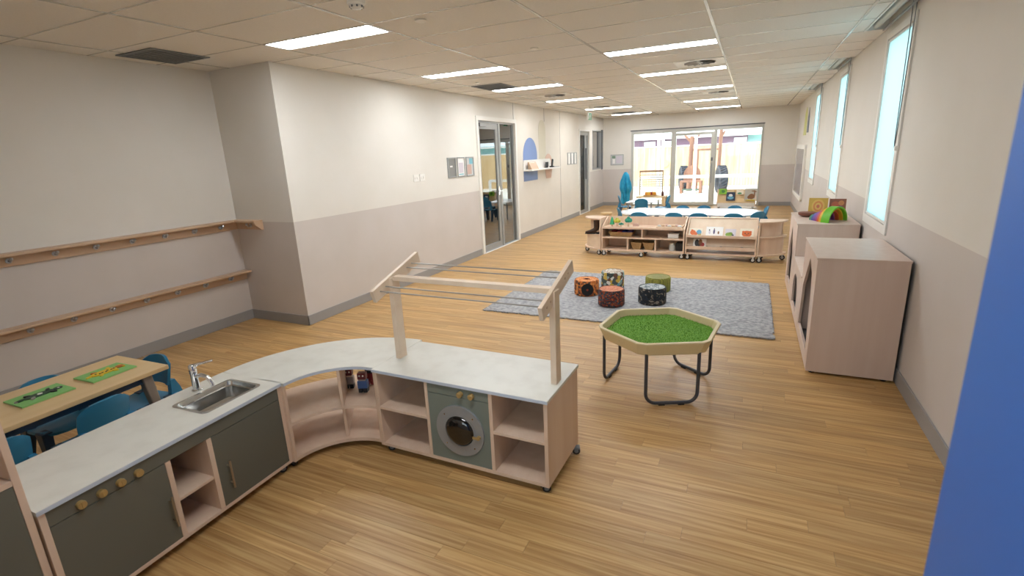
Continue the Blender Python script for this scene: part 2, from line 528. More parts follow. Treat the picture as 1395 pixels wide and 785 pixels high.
def grille(x, y, sx, sy, label, n=11):
    t = thing('air_grille', label, 'vent', (x, y, H - .010), 0, None)
    MB().plate([(0, 0), (sx, 0), (sx, sy), (0, sy)], [[(.03, .03), (sx - .03, .03), (sx - .03, sy - .03), (.03, sy - .03)]], 'z', 0, .008).build('frame', M_GREYPL, t)
    B(.03, .03, .006, sx - .03, sy - .03, .008).build('backing', M_CHAR, t)
    m = MB()
    for k in range(n):
        yy = .03 + (sy - .06) * (k + .5) / n
        B(.03, yy - .012, .0015, sx - .03, yy + .012, .004).build('slat', M_GREYPL, t)
grille(-5.24, 2.93, .52, .54, 'square grey return air grille in the ceiling above the alcove')
grille(-3.90, 7.03, .50, .60, 'square grey return air grille beside the third left light panel', 9)
grille(-3.70, 14.75, .60, .56, 'grey return air grille beyond the exit sign, near the end wall', 6)
def diffuser(x, y, label):
    t = thing('swirl_diffuser', label, 'vent', (x, y, H - .010), 0, None)
    MB().plate([(-.29, -.235), (.29, -.235), (.29, .235), (-.29, .235)], [[(.19 * math.cos(2 * PI * i / 28), .19 * math.sin(2 * PI * i / 28)) for i in range(28)]], 'z', 0, .008).build('face_plate', M_WHITE, t)
    MB().cyl((0, 0, .005), (0, 0, .008), .195, n=28).build('dark_plenum', M_CHAR, t)
    m = None
    for k in range(12):
        a = 2 * PI * k / 12
        mb = MB(); mb.T = Matrix.Rotation(a, 4, 'Z') @ Matrix.Rotation(.5, 4, 'X')
        mb.box(.05, -.022, -.0015, .185, .022, .0015)
        o = mb.build('blade', M_ALU, t, (0, 0, .001))
    MB().cyl((0, 0, -.002), (0, 0, .005), .05, n=16).build('hub', M_ALU, t)
diffuser(-.685, 7.16, 'square white swirl air diffuser behind the nearest light panel of the right row')
diffuser(-.70, 11.20, 'square white swirl air diffuser behind the third light panel of the right row')
diffuser(-.70, 16.2, 'white swirl air diffuser nearest the end wall on the right half of the ceiling')
diffuser(-3.35, 9.15, 'white swirl air diffuser in the left ceiling before the exit sign')
diffuser(-3.35, 12.35, 'white swirl air diffuser behind the exit sign')

t = thing('smoke_detector', 'round white smoke detector on the ceiling, top left of the frame', 'detector', (-2.43, 2.90, H - .05))
MB().lathe([(.058, .05), (.06, .03), (.05, .022)], 20).build('base_ring', M_WHITE, t, smooth=True)
MB().lathe([(.0, .0), (.03, .002), (.044, .012), (.044, .022)], 20).build('sensor_cap', M_WHITE, t, smooth=True)
for k in range(8):
    a = 2 * PI * k / 8
    mb = MB(); mb.T = Matrix.Rotation(a, 4, 'Z'); mb.box(.0425, -.006, .006, .047, .006, .018); mb.build('slot', M_GREYPL, t)
for (x, y, r, lb) in [(-2.36, 3.53, .045, 'flat round ceiling speaker cover between the first light panels'), (-2.05, 5.04, .04, 'small flat sensor disc in the middle of the ceiling'),
                      (-3.62, 6.72, .03, 'tiny ceiling sensor before the grey grille on the left'), (-3.03, 9.13, .035, 'tiny ceiling sensor beside the fourth left light panel'),
                      (-2.5, 13.97, .05, 'tiny ceiling sensor near the end wall')]:
    tag(MB().lathe([(r, .012), (r, .004), (r * .8, 0)], 16).build('ceiling_sensor', M_WHITE, None, (x, y, H - .016), smooth=True), lb, 'sensor')

# exit sign on a short stem
t = thing('exit_sign', 'hanging green exit sign with a white running figure', 'sign', (-3.47, 11.75, 2.49))
B(-.012, -.15, 0, .012, .15, .17).build('sign_body', M_WHITE, t, bevel=.004)
G_EX = plain('exit_green', '#12945f', 0.4)
for s in (-1, 1):
    B(s * .0121, -.142, .008, s * .0135, .142, .162).build('green_face', G_EX, t)
    fx = s * .0138
    fig = MB()
    def q_(pts): fig.prism(pts, 'x', s * .0135, s * .0145)
    q_([(.045 + .013 * math.cos(2 * PI * i / 12), .132 + .013 * math.sin(2 * PI * i / 12)) for i in range(12)])
    q_([(.015, .115), (.045, .115), (.035, .070), (.005, .070)])
    q_([(.04, .112), (.075, .085), (.07, .078), (.036, .100)])
    q_([(.018, .112), (-.015, .090), (-.010, .083), (.022, .100)])
    q_([(.02, .072), (.036, .070), (.055, .045), (.050, .020), (.040, .020), (.042, .043)])
    q_([(.005, .072), (.02, .070), (.005, .045), (-.035, .035), (-.035, .044), (-.004, .052)])
    fig.build('running_figure', M_WHITE, t)
    dr = MB()
    dr.prism([(-.13, .02), (-.07, .02), (-.07, .15), (-.13, .15)], 'x', s * .0135, s * .0143)
    dr.build('door_symbol', M_WHITE, t)
MB().cyl((0, 0, .17), (0, 0, H - 2.49), .008, n=8).build('stem', M_WHITE, t)

# ---- windows in the right wall
for i, (a, b) in enumerate(W1):
    z0, z1 = WZ0, WZ1
    wf = struct(MB().plate([(a, z0), (b, z0), (b, z1), (a, z1)], [[(a + .07, z0 + .08), (b - .07, z0 + .08), (b - .07, z1 - .06), (a + .07, z1 - .06)]], 'x', XR - .014, XR + .004).build('window_%d' % (i + 1), M_WHITE, bevel=.003))
    a2, b2, c2, d2 = a + .07, b - .07, z0 + .08, z1 - .06
    MB().plate([(a2, c2), (b2, c2), (b2, d2), (a2, d2)], [[(a2 + .012, c2 + .012), (b2 - .012, c2 + .012), (b2 - .012, d2 - .012), (a2 + .012, d2 - .012)]], 'x', XR + .004, XR + WT - .01).build('window_reveal', M_WHITE, wf)
    MB().plate([(a2 + .012, c2 + .012), (b2 - .012, c2 + .012), (b2 - .012, d2 - .012), (a2 + .012, d2 - .012)], [[(a2 + .03, c2 + .03), (b2 - .03, c2 + .03), (b2 - .03, d2 - .03), (a2 + .03, d2 - .03)]], 'x', XR - .010, XR + .03).build('window_frame', M_WHITE, wf)
    B(XR - .002, a2 + .03, c2 + .03, XR + .004, b2 - .03, d2 - .03).build('window_pane', M_FILM, wf)
    # blind pocket in the ceiling
    r0, r1 = rec[i]
    t = thing('roller_blind', ['rolled grey roller blind with bead chain above the nearest right window',
                               'rolled up grey roller blind with a bead chain above the middle right window',
                               'rolled up grey roller blind with a bead chain above the farthest right window'][i], 'blind', (XR - .10, r0, H))
    mb = MB().box(-.085, .0, .09, .098, r1 - r0, .098).box(-.10, 0, -.004, -.085, r1 - r0, .09).box(-.085, -.004, .0, .098, .004, .09).box(-.085, r1 - r0 - .004, .0, .098, r1 - r0 + .004, .09)
    mb.build('pocket', M_WHITE, t)
    MB().cyl((.0, .01, .045), (.0, r1 - r0 - .01, .045), .033, n=16).build('roll', M_ALUW, t, smooth=True)
    B(.05, .02, -.02, .062, r1 - r0 - .02, .0).build('bottom_rail', M_ALU, t)
    ch = [(.075, .17, .03), (.070, .17, -.6), (.068, .175, -1.06), (.070, .20, -1.10), (.072, .225, -1.06), (.074, .26, -.6), (.075, .29, .03)]
    MB().tube(ch, .0035, 6).build('bead_chain', M_GREYPL, t)
    B(.068, .165, -1.13, .098, .205, -1.09).build('chain_bracket', M_WHITE, t)

# ---- end doors: fixed pane, sliding door, fixed pane
a, b, c, d = ED
ed = struct(MB().plate([(a, c), (b, c), (b, d), (a, d)], [[(a + .075, .045), (-2.34, .045), (-2.34, d - .105), (a + .075, d - .105)], [(-2.20, .0451), (-1.10, .0451), (-1.10, d - .1051), (-2.20, d - .1051)],
     [(-1.015, .045), (b - .05, .045), (b - .05, d - .105), (-1.015, d - .105)]], 'y', YE - .02, YE + .10).build('door_1', M_ALUW))
struct(B(a - .03, YE - .03, d - .005, b + .02, YE, d + .022).build('trim_4', M_CHAR))
B(a + .075, YE + .03, .045, -2.34, YE + .037, d - .105).build('glass_pane', M_GLASS, ed)
B(-1.015, YE + .03, .045, b - .05, YE + .037, d - .105).build('glass_pane', M_GLASS, ed)
df = MB().plate([(-2.30, .03), (-1.06, .03), (-1.06, 2.22), (-2.30, 2.22)], [[(-2.21, .12), (-1.175, .12), (-1.175, 2.14), (-2.21, 2.14)]], 'y', YE - .065, YE - .025).build('door_leaf', M_ALUW, ed)
B(-2.21, YE - .05, .12, -1.175, YE - .043, 2.14).build('door_glass', M_GLASS, df)
MB().tube([(-1.125, YE - .11, .70), (-1.125, YE - .11, 1.29)], .018, 10).box(-1.135, YE - .11, .76, -1.115, YE - .06, .78).box(-1.135, YE - .11, 1.21, -1.115, YE - .06, 1.23).build('pull_handle', M_ALU, df)
B(-1.155, YE - .085, 1.36, -1.10, YE - .06, 1.46).build('lock_box', M_GREYPL, df)

# ---- glazed door 2 with its side light in the left wall
y0, y1, z0, z1 = D1
dj = struct(MB().plate([(y0, 0), (y1, 0), (y1, z1), (y0, z1)], [[(y0 + .075, -.001 + .002), (y1 - .075, .001), (y1 - .075, z1 - .075), (y0 + .075, z1 - .075)]], 'x', XL - .05, XL + .022).build('door_2', M_WHITE, bevel=.004))
ya, yb, zt = y0 + .075, y1 - .075, z1 - .075
MB().plate([(ya, .0), (yb, .0), (yb, zt), (ya, zt)], [[(ya + .03, .012), (9.13, .012), (9.13, zt - .03), (ya + .03, zt - .03)], [(9.21, .012), (yb - .03, .012), (yb - .03, zt - .03), (9.21, zt - .03)]], 'x', XL - .12, XL - .02).build('aluminium_frame', M_ALU, dj)
lf = MB().plate([(ya + .034, .014), (9.126, .014), (9.126, zt - .034), (ya + .034, zt - .034)], [[(ya + .11, .12), (9.03, .12), (9.03, zt - .14), (ya + .11, zt - .14)]], 'x', XL - .07, XL - .03).build('door_leaf', M_ALU, dj)
B(XL - .053, ya + .11, .12, XL - .047, 9.03, zt - .14).build('door_glass', M_GLASSD, lf)
B(XL - .053, 9.21, .012, XL - .047, yb - .03, zt - .03).build('side_light', M_GLASSD, dj)
MB().tube([(XL - .03, 9.075, 1.12), (XL + .035, 9.075, 1.12), (XL + .035, 8.95, 1.12)], .011, 8).box(XL - .03, 9.05, 1.04, XL - .022, 9.10, 1.20).build('door_handle', M_CHROME, lf)
MB().box(XL - .03, ya + .06, zt - .10, XL + .02, ya + .32, zt - .045).tube([(XL, ya + .30, zt - .05), (XL + .01, ya + .55, zt - .04)], .008, 6).build('door_closer', M_ALU, lf)

# ---- door 3: narrow green glass door, and the hatch window beside it
y0, y1, z0, z1 = D2
dj = struct(MB().plate([(y0, 0), (y1, 0), (y1, z1), (y0, z1)], [[(y0 + .05, .001), (y1 - .05, .001), (y1 - .05, z1 - .05), (y0 + .05, z1 - .05)]], 'x', XL - .05, XL + .02).build('door_3', M_WHITE))
lf = MB().plate([(y0 + .054, .012), (y1 - .054, .012), (y1 - .054, z1 - .054), (y0 + .054, z1 - .054)], [[(y0 + .08, .10), (y1 - .40, .10), (y1 - .40, z1 - .16), (y0 + .08, z1 - .16)], [(y1 - .20, .10), (y1 - .14, .10), (y1 - .14, z1 - .16), (y1 - .20, z1 - .16)]], 'x', XL - .06, XL - .02).build('door_leaf', M_ALU, dj)
B(XL - .045, y0 + .08, .10, XL - .039, y1 - .40, z1 - .16).build('door_glass', M_GLASSG, lf)
B(XL - .052, y0 + .08, .10, XL - .046, y1 - .40, 1.28).build('frosted_panel', plain('frosted_green', '#a9c2b0', .35), lf)
B(XL - .045, y1 - .20, .10, XL - .039, y1 - .14, z1 - .16).build('narrow_glass', M_GLASSG, lf)
B(XL - .02, y1 - .34, 1.0, XL + .012, y1 - .30, 1.9).build('pull_handle', M_GREYPL, lf)
y0, y1, z0, z1 = IW
wf = struct(MB().plate([(y0, z0), (y1, z0), (y1, z1), (y0, z1)], [[(y0 + .03, z0 + .03), (y1 - .03, z0 + .03), (y1 - .03, z1 - .03), (y0 + .03, z1 - .03)]], 'x', XL - .10, XL + .012).build('window_4', M_ALU))
B(XL - .053, y0 + .03, z0 + .03, XL - .047, y1 - .03, z1 - .03).build('window_pane', M_GLASSD, wf)
B(XL - .095, y0 + .035, z0 + .035, XL - .090, y1 - .035, z1 - .035).build('pale_fill_panel', plain('fill_sage', '#b4b8a8', .7), wf)  # pale panel added behind the pane to brighten the window
B(XL + .0, y1 - .035, z0 - .03, XL + .05, y1 + .02, z1 + .03).build('side_post', M_GREYPL, wf)

# ---- the room behind the left wall
XQ = -8.3
struct(B(XQ, 6.0, -.12, XL - WT, YE, -.003).build('floor_side_room', M_PLANK))
struct(B(XQ - WT, 5.8, H, XL - WT, YE + WT, H + .15).build('ceiling_side_room', M_TILE))
wall('wall_side_room_far', 'x', XQ, -1, 5.9, YE, [(10.2, 13.4, .15, 2.2)])
wall('wall_side_room_near', 'y', 6.0, -1, XQ, XL - WT)
wall('wall_side_room_back', 'y', YE, 1, XQ, XL - WT)
wall('wall_side_room_divider', 'y', 14.0, 1, XQ, XL - WT - .01)
wf = struct(MB().plate([(10.2, .15), (13.4, .15), (13.4, 2.2), (10.2, 2.2)], [[(10.26, .21), (11.77, .21), (11.77, 2.14), (10.26, 2.14)], [(11.83, .21), (13.34, .21), (13.34, 2.14), (11.83, 2.14)]], 'x', XQ - .12, XQ).build('window_5', M_WHITE))
B(XQ - .06, 10.26, .21, XQ - .054, 13.34, 2.14).build('window_pane', M_GLASS, wf)
struct(B(XQ - WT, 9.0, 0, XQ - WT, 9.0, 0).build('trim_5', M_WHITE)) if False else None
cu = MB()
n = 26
pts = []
for k in range(n + 1):
    pts.append((XQ + .06 + .03 * math.sin(k * 1.9), 10.15 + .75 * k / n))
poly = pts + [(p[0] + .006, p[1]) for p in pts[::-1]]
vs = []
mbc = MB()
for (p, q2) in zip(pts, pts[1:]):
    mbc._add([(p[0], p[1], .1), (q2[0], q2[1], .1), (q2[0], q2[1], 2.3), (p[0], p[1], 2.3), (p[0] + .006, p[1], .1), (q2[0] + .006, q2[1], .1), (q2[0] + .006, q2[1], 2.3), (p[0] + .006, p[1], 2.3)],
             [(0, 1, 2, 3), (7, 6, 5, 4), (0, 4, 5, 1), (3, 2, 6, 7)])
tag(mbc.build('curtain', plain('curtain_beige', '#b7a88c', .9), smooth=True), 'beige gathered curtain seen through the glass door in the left wall', 'curtain')
t = thing('low_table', 'small pale round table seen through the glass door in the left wall', 'table', (-6.3, 9.75, 0))
MB().cyl((0, 0, .42), (0, 0, .45), .42, n=28).build('table_top', M_BIRCHL, t)
for sx, sy in ((1, 1), (1, -1), (-1, 1), (-1, -1)):
    MB().cyl((sx * .25, sy * .25, 0), (sx * .25, sy * .25, .42), .022, n=10).build('leg', M_BIRCH, t)
t = thing('wooden_armchair', 'pale wooden armchair seen through the glass door in the left wall', 'chair', (-6.9, 11.2, 0), .6)
B(-.28, -.28, .30, .28, .28, .36).build('seat', M_BIRCHL, t, bevel=.01)
B(-.28, .24, .36, .28, .28, .80).build('backrest', M_BIRCHL, t, bevel=.01)
for sx in (-1, 1):
    for sy in (-1, 1):
        B(sx * .27 - .02, sy * .25 - .02, 0, sx * .27 + .02, sy * .25 + .02, .30).build('leg', M_BIRCH, t)
    B(sx * .28 - .03, -.28, .50, sx * .28 + .03, .26, .53).build('armrest', M_BIRCHL, t)

for k, (x, y) in enumerate(((-6.6, 9.0), (-6.6, 12.2), (-6.2, 15.4))):  # panels added only to brighten the rooms behind the left wall
    t = thing('ceiling_light', ['added white light panel near the front of the side room ceiling', 'added white light panel at the back of the side room ceiling', 'added white light panel in the small room behind the green door'][k], 'light', (x, y, H - .02), 0, 'added side room light panels')
    B(0, 0, .006, 1.17, LW, .02).build('frame', M_TEE, t); B(.02, .014, 0, 1.15, LW - .014, .006).build('diffuser', M_LIGHT, t)

# ---- coat rails on the alcove walls
def hook(parent, x, y, z, ax):
    # ax: direction the hook sticks out to
    mb = MB()
    d = Vector(ax)
    mb.cyl(Vector((x, y, z)), Vector((x, y, z)) + d * .006, .022, n=14)
    mb.tube([Vector((x, y, z)), Vector((x, y, z)) + d * .036 + Vector((0, 0, -.008)), Vector((x, y, z)) + d * .05 + Vector((0, 0, .012))], .008, 8)
    mb.ball(Vector((x, y, z)) + d * .051 + Vector((0, 0, .016)), .015, 8)
    return mb.build('coat_hook', M_HOOK, parent, smooth=True)
M_RAIL = noise_mat('rail_oak', '#c8a88a', '#d2b498', 8.0, .45, stretch=(1, .1, 1), detail=5)
t = thing('coat_rail', 'upper oak shelf rail with chrome coat hooks turning the alcove corner', 'coat rack', (XA, 0, 0))
B(.0, YB, 1.10, .022, YR, 1.19).build('back_board', M_RAIL, t, bevel=.003)
B(.0, YB, 1.19, .115, YR, 1.212).build('ledge', M_RAIL, t, bevel=.003)
B(.022, YR - .022, 1.10, .44, YR, 1.19).build('back_board', M_RAIL, t, bevel=.003)
B(.115, YR - .115, 1.19, .44, YR, 1.212).build('ledge', M_RAIL, t, bevel=.003)
MB().prism([(YR - .022, 1.19), (YR - .11, 1.19), (YR - .10, 1.165), (YR - .06, 1.13), (YR - .022, 1.10)], 'x', .418, .44).build('end_bracket', M_RAIL, t)
for k in range(14):
    yy = 3.714 - .3075 * k
    if yy > YB + .1: hook(t, .022, yy, 1.147, (1, 0, 0))
hook(t, .26, YR - .022, 1.147, (0, -1, 0))
t = thing('coat_rail', 'lower oak shelf rail with chrome coat hooks on the alcove wall', 'coat rack', (XA, 0, 0))
B(.0, YB, .50, .022, YR - .01, .59).build('back_board', M_RAIL, t, bevel=.003)
B(.0, YB, .59, .115, YR - .01, .61).build('ledge', M_RAIL, t, bevel=.003)
for k in range(14):
    yy = 3.714 - .3075 * k
    if yy > YB + .1: hook(t, .022, yy, .547, (1, 0, 0))

# ---- notices, switches, decals and the wall shelf on the left wall
def framed(y0, y1, z0, z1, label, sheet, prints, xw=XL, frm=M_ALU, group=None):
    t = thing('framed_notice', label, 'notice', (xw, y0, z0), 0, group)
    w, h = y1 - y0, z1 - z0
    MB().plate([(0, 0), (w, 0), (w, h), (0, h)], [[(.018, .018), (w - .018, .018), (w - .018, h - .018), (.018, h - .018)]], 'x', 0, .016).build('frame', frm, t)
    B(.001, .018, .018, .006, w - .018, h - .018).build('sheet', sheet, t)
    for (a, b, c, d, m) in prints:
        B(.006, a * w, b * h, .0075, c * w, d * h).build('print_block', m, t)
    return t
P_GREY = plain('print_grey', '#8d8d8b'); P_WHITE = plain('print_white', '#f0efed'); P_AQUA = plain('print_aqua', '#7cbccb'); P_PINK = plain('print_pink', '#c8a99d')
P_LILAC = plain('print_lilac', '#d3cdd6'); P_PALE = plain('print_pale', '#c9cccd')
framed(7.165, 7.425, 1.475, 1.80, 'framed grey notice, first of three left of the glass door', P_GREY, [(.3, .52, .6, .60, P_WHITE)], group='framed notices left of the glass door')
framed(7.47, 7.72, 1.475, 1.80, 'framed white notice with pale print, middle of three left of the glass door', P_WHITE, [(.2, .2, .78, .72, P_LILAC), (.2, .10, .8, .16, P_AQUA)], group='framed notices left of the glass door')
framed(7.765, 8.03, 1.472, 1.80, 'framed notice with blue and pink print, nearest the glass door', P_PALE, [(.45, .62, .9, .92, P_AQUA), (.12, .10, .70, .6, P_PINK)], group='framed notices left of the glass door')
for k, (w_, n_) in enumerate([('leftmost', 0), ('middle', 1), ('rightmost', 2)]):
    framed(13.20 + .27 * k, 13.44 + .27 * k, 1.475, 1.79, 'white framed sheet, %s of three before the narrow green door' % w_, P_WHITE, [], group='framed sheets before the green door')
t = thing('wall_notice', 'grey framed notice with papers on the end wall left of the glazed doors', 'notice', (-4.26, YE, 1.32))
B(0, -.016, 0, .43, 0, .34).build('frame', M_ALU, t)
B(.02, -.018, .02, .41, -.016, .32).build('sheet', P_PALE, t)
B(.05, -.020, .22, .16, -.018, .30).build('print_block', plain('print_green', '#7f9b86'), t)
B(.07, -.020, .05, .15, -.018, .20).build('print_block', P_WHITE, t)
B(.19, -.020, .06, .38, -.018, .29).build('print_block', P_LILAC, t)
for y_, lb in ((6.21, 'left white double switch plate on the left wall'), (6.37, 'right white double switch plate on the left wall')):
    t = thing('switch_plate', lb, 'switch', (XL, y_, 1.475), 0, 'switch plates')
    B(0, 0, 0, .010, .13, .105).build('plate', M_WHITE, t, bevel=.003)
    for k in (0, 1): B(.010, .025 + .05 * k, .035, .016, .055 + .05 * k, .07).build('rocker', M_WHITE, t)
def arch(y0, y1, z0, z1, round_bottom=False, n=16):
    r = (y1 - y0) / 2; cy = (y0 + y1) / 2
    p = [(cy + r * math.cos(PI * i / n), z1 - r + r * math.sin(PI * i / n)) for i in range(n + 1)]
    if round_bottom: p += [(y0 + .1, z0), (y1 - .1, z0)]
    else: p += [(y0, z0), (y1, z0)]
    return p
tag(MB().prism(arch(10.25, 11.05, 1.22, 2.15), 'x', XL, XL + .003).build('wall_decal', plain('decal_blue', '#7f97c8', .6)), 'blue arch decal on the left wall behind the floating shelf', 'decal')
tag(MB().prism(arch(11.17, 11.61, 1.48, 2.55), 'x', XL, XL + .002).build('wall_decal', plain('decal_cream', '#d9d2bf', .6)), 'faint cream arch decal, tallest on the left wall', 'decal')
tag(MB().prism(arch(11.50, 12.03, 1.21, 1.79, True), 'x', XL + .002, XL + .005).build('wall_decal', plain('decal_pink', '#dab9a6', .6)), 'pink rounded decal at the right end of the floating shelf', 'decal')
t = thing('floating_shelf', 'white floating wall shelf with rounded back on the left wall', 'shelf', (XL, 10.22, 1.44))
B(.005, 0, 0, .22, 1.80, .03).build('shelf_board', M_WHITE, t, bevel=.006)
MB().prism([(0, .03), (1.66, .03), (1.66, .17)] + [(1.60, .235)] + [(.06, .235), (.02, .215), (0, .17)], 'x', .005, .02).build('back_board', M_WHITE, t)
t = thing('picture_stand', 'small brown easel stand with a white card on the floating shelf', 'display', (XL + .07, 10.33, 1.47))
MB().prism([(0, 0), (.10, 0), (.02, .16), (0, .16)], 'y', 0, .40).build('wedge', M_RAIL, t)
mb = MB(); mb.T = Matrix.Translation((.025, 0, .15)) @ Matrix.Rotation(.46, 4, 'Y') @ Matrix.Translation((0, 0, -.13))
mb.box(.001, .05, 0, .006, .34, .13); mb.build('card', P_WHITE, t)
tag(B(0, 0, 0, .012, .16, .13).build('black_box', M_BLACK, None, (XL + .06, 11.42, 1.47)), 'small dark picture frame on the floating shelf', 'frame')
t = thing('desk_phone', 'black cordless phone leaning in its cradle on the floating shelf', 'phone', (XL + .08, 11.62, 1.47))
B(0, 0, 0, .09, .10, .03).build('cradle', M_BLACK, t, bevel=.006)
mb = MB(); mb.T = Matrix.Translation((.05, .05, .025)) @ Matrix.Rotation(-.3, 4, 'X'); mb.box(-.015, -.03, 0, .015, .03, .17); mb.build('handset', M_BLACK, t, bevel=.006)
tag(B(0, 0, 0, .16, .30, .008).build('grey_tablet', M_GREYPL, None, (XL + .03, 11.74, 1.47), bevel=.003), 'thin grey tablet lying at the right end of the floating shelf', 'tablet')

# ---- board and decals on the right wall
t = thing('interactive_board', 'white framed screen board on the right wall beside the farthest window', 'board', (XR, 13.55, .45))
o = MB(); 
def rrect(w, h, r, n=5, ox=0, oy=0):
    p = []
    for (cx, cy, a0) in ((w - r, h - r, 0), (r, h - r, PI / 2), (r, r, PI), (w - r, r, 1.5 * PI)):
        for i in range(n + 1):
            a = a0 + PI / 2 * i / n
            p.append((ox + cx + r * math.cos(a), oy + cy + r * math.sin(a)))
    return p
o.plate(rrect(2.45, 1.28, .08), [rrect(2.25, 1.08, .04, ox=.10, oy=.10)], 'x', -.05, 0).build('frame', M_WHITE, t, bevel=.004)
B(-.035, .10, .10, -.02, 2.35, 1.18).build('screen', base_mat('screen_glass', '#8b8d9b', .12, 0, .7)[0], t)
tag(MB().prism([(13.65, 2.0), (14.05, 2.0), (14.0, 2.35), (13.85, 2.55), (13.68, 2.35)], 'x', XR - .006, XR).build('wall_decal', plain('decal_dark', '#6f7a86', .6)), 'grey teardrop decal above the screen board', 'decal')
tag(MB().prism([(14.2, 1.95), (14.9, 1.95), (14.8, 2.45), (14.5, 2.6), (14.25, 2.4)], 'x', XR - .006, XR).build('wall_decal', plain('decal_yellow', '#d8d98a', .6)), 'pale yellow rounded decal above the screen board', 'decal')

# ---- blue door leaf standing open beside the camera
bd = struct(MB().box(.306, YB, .012, .350, .900, 2.25).build('door_4', M_BLUEDOOR, bevel=.006, seg=3))

# ================================================================== PLAY KITCHEN
def castor(parent, x, y, ztop, r=.024, yaw=0.0, col=None):
    mb = MB(); mb.T = Matrix.Translation((x, y, 0)) @ Matrix.Rotation(yaw, 4, 'Z')
    mb.cyl((0, -.011, r), (0, .011, r), r, n=16)
    mb.mi = 1
    mb.cyl((0, -.0125, r), (0, .0125, r), r * .55, n=12)
    mb.box(-.012, -.017, r * .8, .012, -.013, ztop).box(-.012, .013, r * .8, .012, .017, ztop).box(-.022, -.022, ztop - .006, .022, .022, ztop)
    mb.mi = 2
    mb.box(-.034, -.012, r * 1.35, -.012, .012, r * 1.55)
    return mb.build('castor', [M_BLACK, col or M_GREYPL, M_BLACK], parent, smooth=True)

BZ0, BZ1, BZT = .048, .552, .572       # underside rail, body top, bench top
# -- washing machine unit: local x along its front, y towards its back
t = thing('washing_machine_unit', 'birch play laundry unit with sage washing machine door between open shelves', 'cabinet', (-2.018, 2.183, 0), math.radians(-.8))
WX, WY = 1.148, .485
def P_(nm, x0, y0, z0, x1, y1, z1, m, bv=.0015, par=None):
    return B(x0, y0, z0, x1, y1, z1).build(nm, m, par or t, bevel=bv)
P_('bench_top', -.004, -.010, BZ1, WX + .006, WY + .008, BZT, [M_STONE], .003)
P_('bench_edge_lit', -.004, -.0115, BZ1 + .001, WX + .006, -.010, BZT - .002, M_SEDGE, 0)
P_('side_panel', .0, 0, BZ0, .024, WY, BZ1, M_BIRCH)
P_('side_panel', WX - .022, 0, BZ0, WX, WY, BZ1, M_BIRCH)
P_('base_panel', .024, .0, BZ0, WX - .022, WY, BZ0 + .022, M_BIRCH)
P_('back_panel', .024, WY - .012, BZ0 + .022, WX - .022, WY, BZ1, M_BIRCH)
P_('divider', .376, .0, BZ0 + .022, .396, WY - .012, BZ1, M_BIRCH)
P_('divider', .800, .0, BZ0 + .022, .822, WY - .012, BZ1, M_BIRCH)
P_('shelf', .024, .0, .305, .376, WY - .012, .323, M_BIRCH)
P_('shelf', .822, .0, .305, WX - .022, WY - .012, .323, M_BIRCH)
P_('inner_post', .20, WY - .10, .323, .222, WY - .012, BZ1, M_BIRCH)
P_('control_panel', .397, .002, .490, .799, .020, BZ1 - .001, M_SAGE, .001)
for kx in (.624, .697):
    k = MB().lathe([(.017, 0), (.017, -.020), (.014, -.024), (.0, -.024)], 18, (kx, .002, .514), 'y')
    k.box(kx - .003, -.026, .502, kx + .003, -.022, .526).build('dial_knob', M_BRASS, t, smooth=True)
d_ = P_('machine_door', .397, .002, BZ0 + .023, .799, .020, .487, M_SAGE, .001)
rc = (.606, .282)
MB().plate([(rc[0] + .158 * math.cos(2 * PI * i / 48), rc[1] + .158 * math.sin(2 * PI * i / 48)) for i in range(48)],
           [[(rc[0] + .105 * math.cos(2 * PI * i / 48), rc[1] + .105 * math.sin(2 * PI * i / 48)) for i in range(48)]], 'y', -.010, .002).build('door_ring', M_RINGGREY, d_, bevel=.002)
MB().lathe([(.105, 0), (.105, -.012), (.094, -.012), (.094, 0)], 40, (rc[0], .0, rc[1]), 'y').build('chrome_rim', M_RINGGREY, d_, smooth=True)
MB().lathe([(.095, .0), (.092, -.012), (.075, -.028), (.045, -.038), (.0, -.042)], 40, (rc[0], .0, rc[1]), 'y').build('porthole_glass', M_DKGLASS, d_, smooth=True)
MB().tube([(rc[0] + .128, -.006, rc[1] - .012), (rc[0] + .128, -.026, rc[1] - .012)], .012, 12).box(rc[0] + .095, -.030, rc[1] - .018, rc[0] + .132, -.020, rc[1] - .006).build('door_latch', M_BRASS, d_, smooth=True)
for a in range(4):
    MB().cyl((rc[0] + .132 * math.cos(PI / 2 * a + .8), -.0115, rc[1] + .132 * math.sin(PI / 2 * a + .8)), (rc[0] + .132 * math.cos(PI / 2 * a + .8), -.009, rc[1] + .132 * math.sin(PI / 2 * a + .8)), .005, n=8).build('screw', M_STEEL, d_)
for (x, y) in ((.05, .04), (WX - .03, .035), (WX + .005, WY - .05), (.05, WY - .04)):
    castor(t, x, y, BZ0, yaw=.4)

